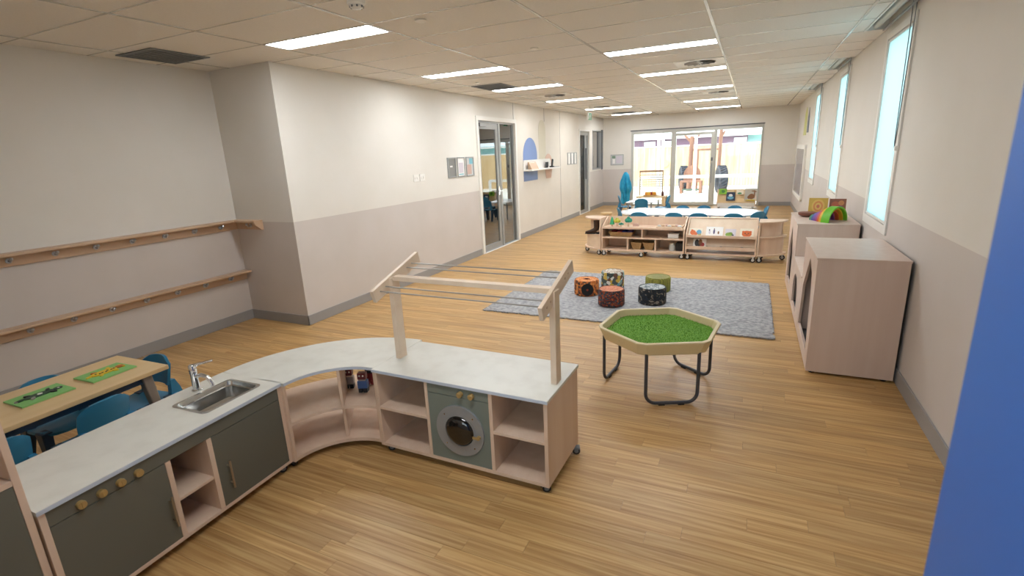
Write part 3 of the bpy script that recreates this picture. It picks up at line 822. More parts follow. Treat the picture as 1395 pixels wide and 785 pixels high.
# -- clothes airer standing on that bench
t = thing('clothes_airer', 'pale wooden toy clothes airer with four metal rods on the laundry bench', 'drying rack', (-2.018, 2.183, BZT), math.radians(-.8))
pa = (.036, 1.098)
z_ = BZT
for px in pa:
    B(px + (0 if px < .5 else 0), .185, 0, px + .034, .255, 1.10 - z_).build('post', M_BIRCHL, t, bevel=.002)
B(pa[0] + .034, .192, 1.085 - z_, pa[1], .246, 1.113 - z_).build('cross_bar', M_BIRCHL, t, bevel=.002)
sl = math.atan2(.148, .455)
for px, off in ((pa[0], .0), (pa[1] + .014, .0)):
    mb = MB()
    mb.T = Matrix.Translation((px, .030, 1.055 - z_)) @ Matrix.Rotation(sl, 4, 'X')
    mb.box(-.014, 0, -.078, .010, .492, 0)
    mb.build('slanted_arm', M_BIRCHL, t, bevel=.002)
for s_ in (.06, .115, .345, .40):
    y_ = .030 + s_ * math.cos(sl) + .035 * math.sin(sl); zz_ = 1.055 - z_ + s_ * math.sin(sl) - .035 * math.cos(sl)
    MB().cyl((pa[0] + .004, y_, zz_), (pa[1] + .026, y_, zz_), .0042, n=8).build('rod', M_ROD, t)
for s_ in (.06, .115, .23, .345, .40):
    y_ = .030 + s_ * math.cos(sl) + .035 * math.sin(sl); zz_ = 1.055 - z_ + s_ * math.sin(sl) - .035 * math.cos(sl)
    MB().cyl((pa[1] + .0235, y_, zz_), (pa[1] + .0265, y_, zz_), .007, n=10).build('screw_cap', M_RAIL, t)

# -- curved corner unit
t = thing('curved_corner_unit', 'curved birch corner shelf unit joining the sink bench and laundry bench', 'cabinet', (-2.026, 1.838, 0))
ri, ro = .365, .858
A0, A1 = PI / 2 - .012, PI + .018
MB().sector(0, 0, ri - .010, ro + .006, A0, A1, BZ1, BZT, 32).build('bench_top', M_STONE, t)
MB().sector(0, 0, ri - .012, ri - .010, A0, A1, BZ1 + .001, BZT - .002, 32).build('bench_edge_lit', M_SEDGE, t)
MB().sector(0, 0, ri, ro - .005, A0, A1, BZ0, BZ0 + .022, 32).build('base_panel', M_BIRCH, t)
MB().sector(0, 0, ri, ro - .005, A0 + .04, A1 - .03, .283, .301, 32).build('shelf', M_BIRCH, t)
def radial(a, z0, z1, th, nm, r0=ri, r1=ro - .005):
    mb = MB(); mb.T = Matrix.Rotation(a, 4, 'Z'); mb.box(r0, -th / 2, z0, r1, th / 2, z1); return mb.build(nm, M_BIRCH, t, bevel=.0015)
radial(A0 + .03, BZ0 + .022, BZ1, .020, 'side_panel'); radial(A1 - .025, BZ0 + .022, BZ1, .020, 'side_panel')
radial(2.23, BZ0 + .022, .283, .018, 'divider', ri + .03, ro - .01); radial(2.23, .301, BZ1, .018, 'divider', ri, ro - .01)
for a_, r_ in ((A1 - .07, ri + .05), (A1 - .1, ro - .06), (A0 + .1, ro - .06), (2.3, ro - .06)):
    castor(t, r_ * math.cos(a_), r_ * math.sin(a_), BZ0, yaw=a_)
# toys on its upper shelf
def peg_figure(x, y, cols, label, rz):
    t2 = thing('wooden_robot', label, 'toy', (x, y, .301), rz, 'wooden figures on the curved shelf')
    B(-.030, -.022, .0, -.004, .022, .03).build('foot', cols[0], t2, bevel=.003)
    B(.004, -.022, .0, .030, .022, .03).build('foot', cols[0], t2, bevel=.003)
    B(-.032, -.022, .03, .032, .022, .085).build('body', cols[1], t2, bevel=.004)
    B(-.022, -.018, .085, .022, .018, .095).build('neck', cols[2], t2)
    B(-.028, -.022, .095, .028, .022, .14).build('head', cols[3], t2, bevel=.004)
    for s in (-1, 1): MB().cyl((s * .012, -.0235, .122), (s * .012, -.021, .122), .006, n=10).build('eye', M_WHITE, t2)
R_ = plain('toy_red', '#a03a3c', .4); BL_ = plain('toy_blue', '#4668a3', .4); BK_ = plain('toy_black', '#26272c', .4); GY_ = plain('toy_grey', '#a09794', .4); MR_ = plain('toy_maroon', '#6d2830', .4)
peg_figure(-2.40, 2.36, (BK_, GY_, M_BIRCHL, MR_), 'grey and maroon toy figure, left one on the curved unit shelf', .5)
peg_figure(-2.265, 2.345, (BK_, BL_, GY_, MR_), 'blue bodied toy figure, front one on the curved unit shelf', .4)
peg_figure(-2.30, 2.46, (R_, R_, BK_, BK_), 'red and black toy figure, rearmost on the curved unit shelf', .3)

# -- sink unit: local y runs along its front towards the curved unit, +x is its front
t = thing('sink_unit', 'long play kitchen bench with steel sink, olive doors and wooden stove knobs', 'cabinet', (-2.412, 1.836, 0), math.radians(2.2))
SL, SD = 1.160, .475
mb = MB()
sx0, sx1, sy0, sy1 = -.345, -.075, -.418, -.055
mb.plate([(-SD - .006, -SL - .004), (.010, -SL - .004), (.010, .002), (-SD - .006, .002)], [rrect(sx1 - sx0 - .02, sy1 - sy0 - .02, .025, ox=sx0 + .01, oy=sy0 + .01)], 'z', BZ1, BZT)
mb.build('bench_top', M_STONE, t)
B(.010, -SL - .004, BZ1 + .001, .0115, .002, BZT - .002).build('bench_edge_lit', M_SEDGE, t)
def Q(nm, x0, y0, z0, x1, y1, z1, m, bv=.0015, par=None):
    return B(x0, y0, z0, x1, y1, z1).build(nm, m, par or t, bevel=bv)
Q('side_panel', -SD, -SL, BZ0, 0, -SL + .024, BZ1, M_BIRCH)
Q('side_panel', -SD, -.026, BZ0, 0, -.004, BZ1, M_BIRCH)
Q('base_panel', -SD, -SL + .024, BZ0, 0, -.026, BZ0 + .020, M_BIRCH)
Q('back_panel', -SD, -SL + .024, BZ0 + .02, -SD + .012, -.026, BZ1, M_BIRCH)
Q('divider', -SD + .012, -.690, BZ0 + .02, 0, -.666, .478, M_BIRCH)
Q('divider', -SD + .012, -.484, BZ0 + .02, 0, -.458, .478, M_BIRCH)
Q('shelf', -SD + .012, -.666, .252, -.004, -.484, .268, M_BIRCH)
Q('fascia', -.020, -SL + .025, .480, -.001, -.027, BZ1 - .001, M_OLIVE, .001)
def handle(y, z0, z1, par):
    MB().tube([(.026, y, z0), (.026, y, z1)], .0055, 8).cyl((-.002, y, z0 + .03), (.026, y, z0 + .03), .004, n=8).cyl((-.002, y, z1 - .03), (.026, y, z1 - .03), .004, n=8).build('bar_handle', M_BRONZE, par, smooth=True)
d1 = Q('oven_door', -.020, -SL + .025, BZ0 + .021, -.001, -.691, .477, M_OLIVE, .001); handle(-.712, .155, .315, d1)
d2 = Q('cupboard_door', -.020, -.457, BZ0 + .021, -.001, -.027, .477, M_OLIVE, .001); handle(-.405, .155, .315, d2)
for y in (-1.028, -.953, -.879, -.806):
    MB().lathe([(.016, .0), (.018, .012), (.016, .022), (.0, .023)], 18, (-.001, y, .507), 'x').box(.016, y - .003, .494, .0245, y + .003, .520).build('stove_knob', M_BRASS, t, smooth=True)
# basin
bz = BZT - .105
mb = MB()
def rr(x0, y0, x1, y1, r): return rrect(x1 - x0, y1 - y0, r, 5, x0, y0)
rings = [(rr(sx0, sy0, sx1, sy1, .03), BZT + .0005), (rr(sx0, sy0, sx1, sy1, .03), BZT + .003), (rr(sx0 + .016, sy0 + .016, sx1 - .016, sy1 - .016, .032), BZT + .003), (rr(sx0 + .022, sy0 + .022, sx1 - .022, sy1 - .022, .034), BZT - .018), (rr(sx0 + .030, sy0 + .030, sx1 - .030, sy1 - .030, .034), BZT - .022),
         (rr(sx0 + .036, sy0 + .036, sx1 - .036, sy1 - .036, .04), bz + .02), (rr(sx0 + .055, sy0 + .055, sx1 - .055, sy1 - .055, .04), bz)]
nn = len(rings[0][0]); vs = [(p[0], p[1], z) for r, z in rings for p in r]; fs = []
for i in range(len(rings) - 1):
    for k in range(nn): fs.append((i * nn + k, i * nn + (k + 1) % nn, (i + 1) * nn + (k + 1) % nn, (i + 1) * nn + k))
fs.append(list(range((len(rings) - 1) * nn, len(rings) * nn)))
mb._add(vs, fs); bs = mb.build('sink_basin', M_STEEL, t, smooth=True)
MB().lathe([(.022, bz + .001), (.020, bz + .004), (.006, bz + .002)], 18, ((sx0 + sx1) / 2, (sy0 + sy1) / 2, 0)).build('drain', M_CHROME, bs, smooth=True)
# mixer tap
tx, ty = -.392, -.228
tp = MB().lathe([(.027, BZT), (.027, BZT + .006), (.020, BZT + .012), (.018, BZT + .10), (.020, BZT + .108), (.021, BZT + .150), (.015, BZT + .158), (.0, BZT + .159)], 20, (tx, ty, 0)).build('tap_body', M_CHROME, t, smooth=True)
MB().tube([(tx + .005, ty, BZT + .088), (tx + .05, ty + .01, BZT + .098), (tx + .085, ty + .018, BZT + .088), (tx + .105, ty + .022, BZT + .055), (tx + .108, ty + .023, BZT + .035)], .0115, 12).build('tap_spout', M_CHROME, tp, smooth=True)
MB().tube([(tx, ty, BZT + .150), (tx + .03, ty + .03, BZT + .158), (tx + .075, ty + .075, BZT + .166)], .008, 8, radii=[.012, .008, .006]).build('tap_lever', M_CHROME, tp, smooth=True)
for (x, y) in ((-.04, -.05), (-.43, -.05), (-.04, -SL + .05), (-.43, -SL + .05)): castor(t, x, y, BZ0, yaw=1.2)

# -- tall unit at the left end of the sink bench
t = thing('tall_kitchen_unit', 'taller birch play kitchen unit with olive door at the left end of the sink bench', 'cabinet', (-2.372, .668, 0), math.radians(2.2))
TL = .56; TD = .49
Q('side_panel', -TD, -.024, BZ0, 0, 0, 1.05, M_BIRCH)
Q('side_panel', -TD, -TL, BZ0, 0, -TL + .024, 1.05, M_BIRCH)
Q('base_panel', -TD, -TL + .024, BZ0, 0, -.024, BZ0 + .02, M_BIRCH)
Q('middle_shelf', -TD, -TL + .024, .705, 0, -.024, .727, M_BIRCH)
Q('top_panel', -TD, -TL, 1.05, 0, 0, 1.07, M_BIRCH)
Q('back_panel', -TD, -TL + .024, BZ0 + .02, -TD + .012, -.024, 1.05, M_BIRCH)
d_ = Q('fridge_door', -.020, -TL + .025, BZ0 + .021, -.001, -.025, .703, M_OLIVE, .001); handle(-.50, .45, .62, d_)
for (x, y) in ((-.04, -.05), (-.43, -.05), (-.04, -TL + .05), (-.43, -TL + .05)): castor(t, x, y, BZ0, yaw=1.2)

# ================================================================== ALCOVE TABLE AND CHAIRS
def make_chair(label, mat, legm):
    # sits at the origin facing +y
    t = thing('plastic_chair', label, 'chair')
    mb = MB()
    # seat pan: curved grid
    n = 6
    def grid(P, th, N=7, K=7):
        top = [[P(i / (N - 1), k / (K - 1)) for k in range(K)] for i in range(N)]
        vs = [p for r in top for p in r]
        vs2 = []
        for i in range(N):
            for k in range(K):
                a = Vector(top[min(i + 1, N - 1)][k]) - Vector(top[max(i - 1, 0)][k]); b = Vector(top[i][min(k + 1, K - 1)]) - Vector(top[i][max(k - 1, 0)])
                nr = a.cross(b).normalized(); vs2.append(Vector(top[i][k]) - nr * th)
        fs = []
        o = N * K
        for i in range(N - 1):
            for k in range(K - 1):
                a, b, c, d = i * K + k, (i + 1) * K + k, (i + 1) * K + k + 1, i * K + k + 1
                fs += [(a, b, c, d), (o + d, o + c, o + b, o + a)]
        for i in range(N - 1):
            a, b = i * K, (i + 1) * K; fs.append((a, o + a, o + b, b)); a, b = i * K + K - 1, (i + 1) * K + K - 1; fs.append((b, o + b, o + a, a))
        for k in range(K - 1):
            a, b = k, k + 1; fs.append((b, o + b, o + a, a)); a, b = (N - 1) * K + k, (N - 1) * K + k + 1; fs.append((a, o + a, o + b, b))
        return vs + vs2, fs
    def seatP(u, v):
        x = (u - .5) * 2; w = .162 - .014 * v * v - .02 * (1 - v) * 0
        rnd = .02 * abs(x) ** 4
        y = -.13 + .28 * v - (rnd if v > .9 else 0)
        z = .295 + .012 * x * x - .012 * math.exp(-((v - .4) / .3) ** 2) - .02 * max(0, v - .75) ** 2 * 16 * .5
        return (x * w, y, z)
    s = MB(); vs, fs = grid(seatP, .018); s._add(vs, fs); s.build('seat', mat, t, smooth=True)
    def backP(u, v):
        x = (u - .5) * 2
        w = .142 * (1 - .20 * (max(0, v - .7) / .3) ** 3) * (1 - .08 * (max(0, .3 - v) / .3) ** 2)
        z = .365 + .19 * v - .022 * abs(x) ** 4 * max(0, v - .5) * 2
        y = -.135 - .045 * v + .035 * x * x
        return (x * w, y, z)
    s = MB(); vs, fs = grid(backP, .016); s._add(vs, fs)
    for sx in (-1, 1):   # the two side straps that leave the hand slot open
        s.prism([(-.175, .285), (-.09, .285), (-.098, .33), (-.105, .40), (-.135, .40), (-.165, .33)], 'x', sx * .112, sx * .146)
    s.build('backrest', mat, t, smooth=True)
    for sx in (-1, 1):
        for (yt, yb) in ((.09, .135), (-.09, -.165)):
            m = MB()
            hx, hy = .028, .042
            a = [(sx * .140 - hx, yt - hy, .300), (sx * .140 + hx, yt - hy, .300), (sx * .140 + hx, yt + hy, .300), (sx * .140 - hx, yt + hy, .300)]
            b = [(sx * .158 - .016, yb - .018, 0), (sx * .158 + .016, yb - .018, 0), (sx * .158 + .016, yb + .018, 0), (sx * .158 - .016, yb + .018, 0)]
            m._add(a + b, [(0, 1, 2, 3), (7, 6, 5, 4), (0, 4, 5, 1), (1, 5, 6, 2), (2, 6, 7, 3), (3, 7, 4, 0)])
            m.build('leg', legm, t, bevel=.005)
    return t
chair0 = make_chair('blue plastic chair pushed against the near long side of the wooden table', M_BLUE, M_NAVY)
chair0['group'] = 'blue chairs at the wooden table'
chair0.location = (-3.41, 1.33, 0); chair0.rotation_euler = (0, 0, PI / 2 + .10)
g = 'blue chairs at the wooden table'
dup(chair0, (-3.40, .86, 0), PI / 2 + .05, 'blue plastic chair partly hidden behind the tall kitchen unit', g)
dup(chair0, (-3.86, 1.36, 0), -PI / 2 + .02, 'blue plastic chair behind the wooden table, its back to the wall', g)
dup(chair0, (-3.66, 1.73, 0), PI + .12, 'blue plastic chair at the far short end of the wooden table', g)
t = thing('activity_table', 'maple topped rectangular table with grey splayed legs in the alcove', 'table', (-3.60, 1.12, 0), math.radians(2))
B(-.27, -.62, .550, .27, .64, .578).build('table_top', M_TABLE, t, bevel=.004, seg=3)
for sx in (-1, 1):
    for sy in (-1, 1):
        m = MB()
        a = [(sx * .205 - .03, sy * .52 - .03, .55), (sx * .205 + .03, sy * .52 - .03, .55), (sx * .205 + .03, sy * .52 + .03, .55), (sx * .205 - .03, sy * .52 + .03, .55)]
        b = [(sx * .235 - .02, sy * .575 - .02, 0), (sx * .235 + .02, sy * .575 - .02, 0), (sx * .235 + .02, sy * .575 + .02, 0), (sx * .235 - .02, sy * .575 + .02, 0)]
        m._add(a + b, [(0, 1, 2, 3), (7, 6, 5, 4), (0, 4, 5, 1), (1, 5, 6, 2), (2, 6, 7, 3), (3, 7, 4, 0)])
        m.build('leg', M_LEGGREY, t, bevel=.006)
MB().plate([(-.22, -.56), (.22, -.56), (.22, .56), (-.22, .56)], [[(-.19, -.53), (.19, -.53), (.19, .53), (-.19, .53)]], 'z', .50, .55).build('apron', M_NAVY, t)
# two animal puzzle boards
GR_ = plain('puzzle_green', '#83c070', .5); YE_ = plain('puzzle_yellow', '#e3bd2a', .5); BKG = plain('puzzle_dark_green', '#2c4a38', .5); OR_ = plain('puzzle_orange', '#c06a2a', .5)
def blob(c, rx, ry, rot=0, n=16):
    return [(c[0] + rx * math.cos(2 * PI * i / n) * math.cos(rot) - ry * math.sin(2 * PI * i / n) * math.sin(rot), c[1] + rx * math.cos(2 * PI * i / n) * math.sin(rot) + ry * math.sin(2 * PI * i / n) * math.cos(rot)) for i in range(n)]
def board(x, y, rz, label):
    t = thing('puzzle_board', label, 'puzzle', (x, y, .578), rz, 'puzzle boards on the wooden table')
    MB().box(-.10, -.125, 0, .10, .125, .004).build('backing', M_RAIL, t)
    MB().box(-.10, -.125, .004, .10, .125, .012).build('green_face', GR_, t)
    return t
t = board(-3.605, 1.205, .03, 'green puzzle board with a dark green animal, left on the wooden table')
for (c, rx, ry, r, m) in [((0, -.005), .030, .072, 0, BKG), ((.0, .085), .018, .022, 0, BKG), ((0, -.090), .010, .022, .2, BKG), ((.032, .050), .009, .018, -.9, BK_), ((-.032, .050), .009, .018, .9, BK_), ((.032, -.045), .009, .018, .9, GY_), ((-.032, -.045), .009, .018, -.9, BK_), ((0, 0), .012, .012, 0, M_WHITE), ((.008, .085), .006, .006, 0, M_WHITE), ((0, -.105), .010, .012, 0, GY_)]:
    MB().prism(blob(c, rx, ry, r), 'z', .012, .017 + .002 * (rx < .013)).build('puzzle_piece', m, t)
t = board(-3.60, 1.535, .06, 'green puzzle board with a yellow spotted animal, right on the wooden table')
for (c, rx, ry, r, m) in [((0, -.01), .036, .076, 0, YE_), ((.0, .082), .022, .024, 0, OR_), ((.02, .094), .008, .010, 0, YE_), ((-.02, .094), .008, .010, 0, YE_), ((0, -.088), .010, .026, .3, YE_), ((.040, .035), .010, .018, -.9, YE_), ((-.040, .035), .010, .018, .9, YE_), ((.040, -.045), .010, .018, .9, YE_), ((-.040, -.045), .010, .018, -.9, OR_)]:
    MB().prism(blob(c, rx, ry, r), 'z', .012, .017 + .001 * (rx < .03)).build('puzzle_piece', m, t)
for k in range(7):
    MB().prism(blob((random.uniform(-.02, .02), -.055 + .017 * k), .006, .005, k, 8), 'z', .017, .0195).build('spot', BK_, t)
tag(B(0, 0, 0, .02, .12, .10).build('plywood_offcut', M_EDGE, None, (-4.4, 14.4, 0)), 'x', 'y') if False else None

# ================================================================== HEX TRAY TABLE, RUG, DRUM SEATS
t = thing('tray_table', 'tan hexagonal tray table with green turf and charcoal tube legs', 'table', (-.565, 3.775, 0), math.radians(-6))
def hexp(r, ch, rot=0):
    # hexagon with chamfered corners
    p = []
    for k in range(6):
        a = PI / 3 * k + rot
        v = Vector((r * math.cos(a), r * math.sin(a)))
        n0 = Vector((r * math.cos(a - PI / 3), r * math.sin(a - PI / 3))); n1 = Vector((r * math.cos(a + PI / 3), r * math.sin(a + PI / 3)))
        p.append(v + (n0 - v).normalized() * ch); p.append(v + (n1 - v).normalized() * ch)
    return [(q.x, q.y) for q in p]
R0 = PI / 6
rings = [(.440, .04, .388), (.480, .04, .478), (.480, .038, .484), (.475, .035, .488), (.452, .035, .488), (.447, .035, .482), (.428, .035, .432), (.410, .035, .430)]
vs = []; fs = []
for r, ch, z in rings: vs += [(x, y, z) for x, y in hexp(r, ch, R0)]
nn = 12
for i in range(len(rings) - 1):
    for k in range(nn): fs.append((i * nn + k, i * nn + (k + 1) % nn, (i + 1) * nn + (k + 1) % nn, (i + 1) * nn + k))
fs.append(list(range((len(rings) - 1) * nn, len(rings) * nn))); fs.append(list(range(nn))[::-1])
MB()._add(vs, fs).build('tray', M_TAN, t, bevel=.003)
gm = MB()
gm.prism(hexp(.424, .035, R0), 'z', .4305, .438)
turf = gm.build('turf_mat', M_GRASS, t)
tb = MB()
for k in range(5200):
    a, r_ = random.uniform(0, 2 * PI), .405 * math.sqrt(random.random())
    x, y = r_ * math.cos(a), r_ * math.sin(a)
    h = random.uniform(.006, .013); b = random.uniform(0, PI); dx, dy = .0016 * math.cos(b), .0016 * math.sin(b)
    lx, ly = random.uniform(-.005, .005), random.uniform(-.005, .005)
    tb._add([(x - dx, y - dy, .437), (x + dx, y + dy, .437), (x + lx, y + ly, .438 + h)], [(0, 1, 2)])
o = tb.build('turf_pile', M_GRASS, t); o['kind'] = 'stuff'
for k in range(3):
    a = -PI / 3 + 2 * PI / 3 * k + PI / 6 - PI / 6
    a = math.radians(-60 + 120 * k) 
    nx, ny = math.cos(a), math.sin(a); tx, ty = -ny, nx
    d, hw = .375, .185
    def pt(s, z, dd=d): return (nx * dd + tx * s, ny * dd + ty * s, z)
    R = .075
    path = [pt(-hw, .40), pt(-hw, R + .016)]
    for i in range(1, 7):
        q = PI / 2 * i / 6
        path.append(pt(-hw + R - R * math.cos(q), .016 + R - R * math.sin(q)))
    for i in range(0, 7):
        q = PI / 2 * i / 6
        path.append(pt(hw - R + R * math.sin(q), .016 + R - R * math.cos(q)))
    path.append(pt(hw, .40))
    lg = MB().tube(path, .0125, 10).build('leg_frame', M_CHAR, t, smooth=True)
    for s in (-.07, .07):
        m = MB(); m.T = Matrix.Translation(pt(s, 0)) @ Matrix.Rotation(a + PI / 2, 4, 'Z')
        m.box(-.022, -.014, 0, .022, .014, .010); m.build('foot_pad', M_BLACK, lg)

# rug: a pile of short tufts over a grey base
rug = tag(MB().box(-2.80, 5.05, .0005, .29, 7.17, .016).build('rug', M_RUG, bevel=.004), 'large rectangular grey flecked rug on the oak floor', 'rug')
tf = MB()
for k in range(1500):
    s = random.random()
    if k % 2: x, y = random.uniform(-2.80, .29), random.choice((5.05, 7.17)) + random.uniform(-.012, .012)
    else: x, y = random.choice((-2.80, .29)) + random.uniform(-.012, .012), random.uniform(5.05, 7.17)
    tf.cbox((x, y, .009), (.022, .022, random.uniform(.010, .015)))
o = tf.build('rug_fringe', M_RUG, rug); o['kind'] = 'stuff'

def pouf_mat(name, cols, scale, kind='voronoi', spot=None):
    m, nt, b = base_mat(name, cols[0], .8)
    N, L = nt.nodes, nt.links
    tc = N.new('ShaderNodeTexCoord')
    if kind == 'voronoi':
        tx = N.new('ShaderNodeTexVoronoi'); tx.inputs['Scale'].default_value = scale; sock = tx.outputs['Color']
        sep = N.new('ShaderNodeSeparateColor'); L.new(sock, sep.inputs['Color']); fac = sep.outputs['Red']
    elif kind == 'checker':
        tx = N.new('ShaderNodeTexVoronoi'); tx.inputs['Scale'].default_value = scale; tx.inputs['Randomness'].default_value = .1; fac = tx.outputs['Distance']
    else:
        tx = N.new('ShaderNodeTexNoise'); tx.inputs['Scale'].default_value = scale; tx.inputs['Detail'].default_value = 6; tx.inputs['Distortion'].default_value = 1.5; fac = tx.outputs['Fac']
    L.new(tc.outputs['Object'], tx.inputs['Vector'])
    cr = N.new('ShaderNodeValToRGB'); cr.color_ramp.interpolation = 'CONSTANT' if kind != 'noise' else 'LINEAR'
    e = cr.color_ramp.elements
    lo, hi = (.0, 1.0) if kind != 'noise' else (.32, .68)
    n = len(cols)
    e[0].position = lo; e[0].color = lin(cols[0]); e[1].position = lo + (hi - lo) * (n - 1) / n; e[1].color = lin(cols[-1])
    for i in range(1, n - 1):
        q = e.new(lo + (hi - lo) * i / n); q.color = lin(cols[i])
    L.new(fac, cr.inputs['Fac']); L.new(cr.outputs['Color'], b.inputs['Base Color'])
    return m
def pouf(x, y, r, h, side, top, label, rz=0):
    t = thing('drum_seat', label, 'stool', (x, y, .016), rz, 'patterned drum seats on the rug')
    MB().lathe([(r - .012, 0), (r, .012), (r, h - .014), (r - .006, h - .004), (r - .012, h)], 40).build('fabric_side', side, t, smooth=True)
    MB().lathe([(r - .014, h - .004), (r - .016, h + .002), (r * .6, h + .006), (.0, h + .006)], 40).build('fabric_top', top, t, smooth=True)
    MB().tube([((r - .012) * math.cos(2 * PI * i / 40), (r - .012) * math.sin(2 * PI * i / 40), h) for i in range(40)], .006, 6, closed=True).build('piping', side, t, smooth=True)
    return t
po = pouf(-1.83, 6.05, .158, .192, pouf_mat('pouf_orange', ['#c7702f', '#8a4a2a', '#d98a45', '#4a3a30'], 38), pouf_mat('pouf_orange_top', ['#d98a4c', '#e09a60', '#b8692f'], 30, 'noise'), 'orange patterned drum seat with a big black disc, leftmost on the rug')
for r_, d_, m_ in ((.080, .1590, plain('disc_black', '#17191b', .8)), (.014, .1602, plain('disc_red', '#8f3a2a', .8))):
    # printed disc, wrapped on the drum side facing the room
    n = 28; mb = MB(); base_a = math.radians(-70); K_ = 7
    P3 = []
    for k in range(K_ + 1):
        for i in range(n):
            u, v = r_ * k / K_ * math.cos(2 * PI * i / n), r_ * k / K_ * math.sin(2 * PI * i / n)
            a = base_a + u / .158
            P3.append((d_ * math.cos(a), d_ * math.sin(a), .092 + v))
    mb._add(P3, [(k * n + i, k * n + (i + 1) % n, (k + 1) * n + (i + 1) % n, (k + 1) * n + i) for k in range(K_) for i in range(n)])
    mb.build('printed_disc', m_, po)
MB().lathe([(.045, .198), (.045, .2), (.028, .2), (.028, .198)], 24).build('printed_ring', plain('ring_brown', '#9a5a38', .8), po)
pouf(-1.585, 6.43, .150, .225, pouf_mat('pouf_teal', ['#4a5552', '#8fa39c', '#39413f', '#c8a94a', '#5fa0b0', '#dcd8cf', '#6d4b3c'], 24), pouf_mat('pouf_teal_top', ['#d9d4c8', '#9c8f80', '#7a5a45', '#e8e4da'], 18, 'noise'), 'teal and grey patterned drum seat, rearmost on the rug')
pouf(-1.415, 5.68, .156, .192, pouf_mat('pouf_red', ['#7c3a26', '#2f2a33', '#a4532f', '#3a2b28', '#2e4a56', '#6e2a20'], 70), pouf_mat('pouf_red_top', ['#c07a58', '#d18d6d', '#a75f44'], 40, 'noise'), 'rust red and dark patterned drum seat at the front of the rug')
pouf(-1.00, 6.46, .158, .182, pouf_mat('pouf_olive', ['#3d3c24', '#8c8a3a', '#b5ad52'], 60, 'checker'), pouf_mat('pouf_olive_top', ['#a9a76a', '#6c6a3a', '#c9c489'], 60, 'checker'), 'olive green dotted drum seat at the back right')
pb = pouf(-.975, 5.90, .162, .192, pouf_mat('pouf_black', ['#17191c', '#1d2023', '#15171a', '#243240', '#1a1c20', '#3a332c', '#8d8478'], 16, 'noise'), pouf_mat('pouf_black_top', ['#6c7478', '#c3c6c4', '#8c9698', '#46525a'], 20, 'noise'), 'black drum seat with grey feathery print, nearest the hexagonal table')

# ================================================================== SHELF GROUP IN THE MIDDLE OF THE ROOM
SG = math.radians(-2.07)
ux, uy = math.cos(SG), math.sin(SG)
def at(s, d): return (-2.292 + ux * s - uy * d, 8.592 + uy * s + ux * d, 0)
SZ = .095      # underside
M_WHEEL = plain('wheel_grey', '#cfd1d2', .4)
# open shelf
t = thing('toy_shelf', 'low birch toy shelf with display ledge, baskets and white wheels, left of the book display', 'shelf', at(-.035, 0), SG)
w, D = 1.405, .40
def prof(h0, h1): return [(0, SZ), (D, SZ), (D, h1), (D - .06, h1), (.02, h0), (0, h0)]
MB().prism(prof(.50, .655), 'x', 0, .022).build('end_panel', M_BIRCH, t, bevel=.002)
MB().prism(prof(.50, .655), 'x', w - .022, w).build('end_panel', M_BIRCH, t, bevel=.002)
def S(nm, x0, y0, z0, x1, y1, z1, m=M_BIRCH): return B(x0, y0, z0, x1, y1, z1).build(nm, m, t, bevel=.0015)
S('base_panel', .022, 0, SZ, w - .022, D, SZ + .024)
S('shelf', .022, 0, .312, w - .022, D - .012, .334)
S('display_ledge', .022, 0, .482, w - .022, D - .012, .502)
S('back_panel', .022, D - .012, SZ + .024, w - .022, D, .650)
S('divider', .70, .0, .334, .720, D - .012, .482)
S('divider', .455, .0, SZ + .024, .475, D - .012, .312)
S('divider', .925, .0, SZ + .024, .945, D - .012, .312)
S('ledge_lip', .022, -.004, .478, w - .022, .0, .512)
for x in (.04, .70, w - .04):
    for y in (.02, D - .05): castor(t, x, y, SZ, .040, .25, M_WHEEL)
def tray(x, y, z, w_, d_, h, label, taper=.02, mat=None):
    t = thing('wicker_basket', label, 'basket', (x, y, z), SG, 'baskets in the toy shelf')
    mat = mat or M_WICK
    T, Bm = [(0, 0), (w_, 0), (w_, d_), (0, d_)], [(taper, taper), (w_ - taper, taper), (w_ - taper, d_ - taper), (taper, d_ - taper)]
    th = .008
    vs = [(p[0], p[1], 0) for p in Bm] + [(p[0], p[1], h) for p in T] + [(p[0] + (th if p[0] < w_ / 2 else -th), p[1] + (th if p[1] < d_ / 2 else -th), h) for p in T] + [(p[0] + (th if p[0] < w_ / 2 else -th), p[1] + (th if p[1] < d_ / 2 else -th), th) for p in Bm]
    fs = [(3, 2, 1, 0), (12, 13, 14, 15)]
    for o in (0, 4, 8):
        for k in range(4): fs.append((o + k, o + (k + 1) % 4, o + 4 + (k + 1) % 4, o + 4 + k))
    MB()._add(vs, fs).build('basket_body', mat, t)
    MB().tube([(0, 0, h), (w_, 0, h), (w_, d_, h), (0, d_, h)], .008, 6, closed=True).build('rim', mat, t)
    return t
M_WICK = noise_mat('wicker', '#9a7b52', '#b9996c', 60, .8, stretch=(1, 1, 3), bump=.5)
def sp(s, d, z): x, y, _ = at(s, d); return x, y, z
def put(s, d, z): return sp(s, d, z)
tray(*put(.08, .06, .334), .42, .26, .075, 'wide wicker tray of coloured items on the middle shelf of the toy shelf', .03)
for k, (c, m) in enumerate([(.12, '#7a2b3c'), (.22, '#a5435a'), (.31, '#3a3f8f'), (.40, '#54478f')]):
    tag(B(0, 0, 0, .075, .18, .085).build('folded_cloth', plain('cloth_%d' % k, m, .9), None, put(c, .10, .344), SG), ['dark red', 'pink red', 'deep blue', 'violet'][k] + ' folded cloth in the wide wicker tray', 'cloth', 'folded cloths in the wicker tray')
tray(*put(.475, .05, SZ + .024), .185, .24, .12, 'left small wicker basket on the bottom shelf of the toy shelf', .03)
tray(*put(.685, .05, SZ + .024), .185, .24, .12, 'right small wicker basket on the bottom shelf of the toy shelf', .03)
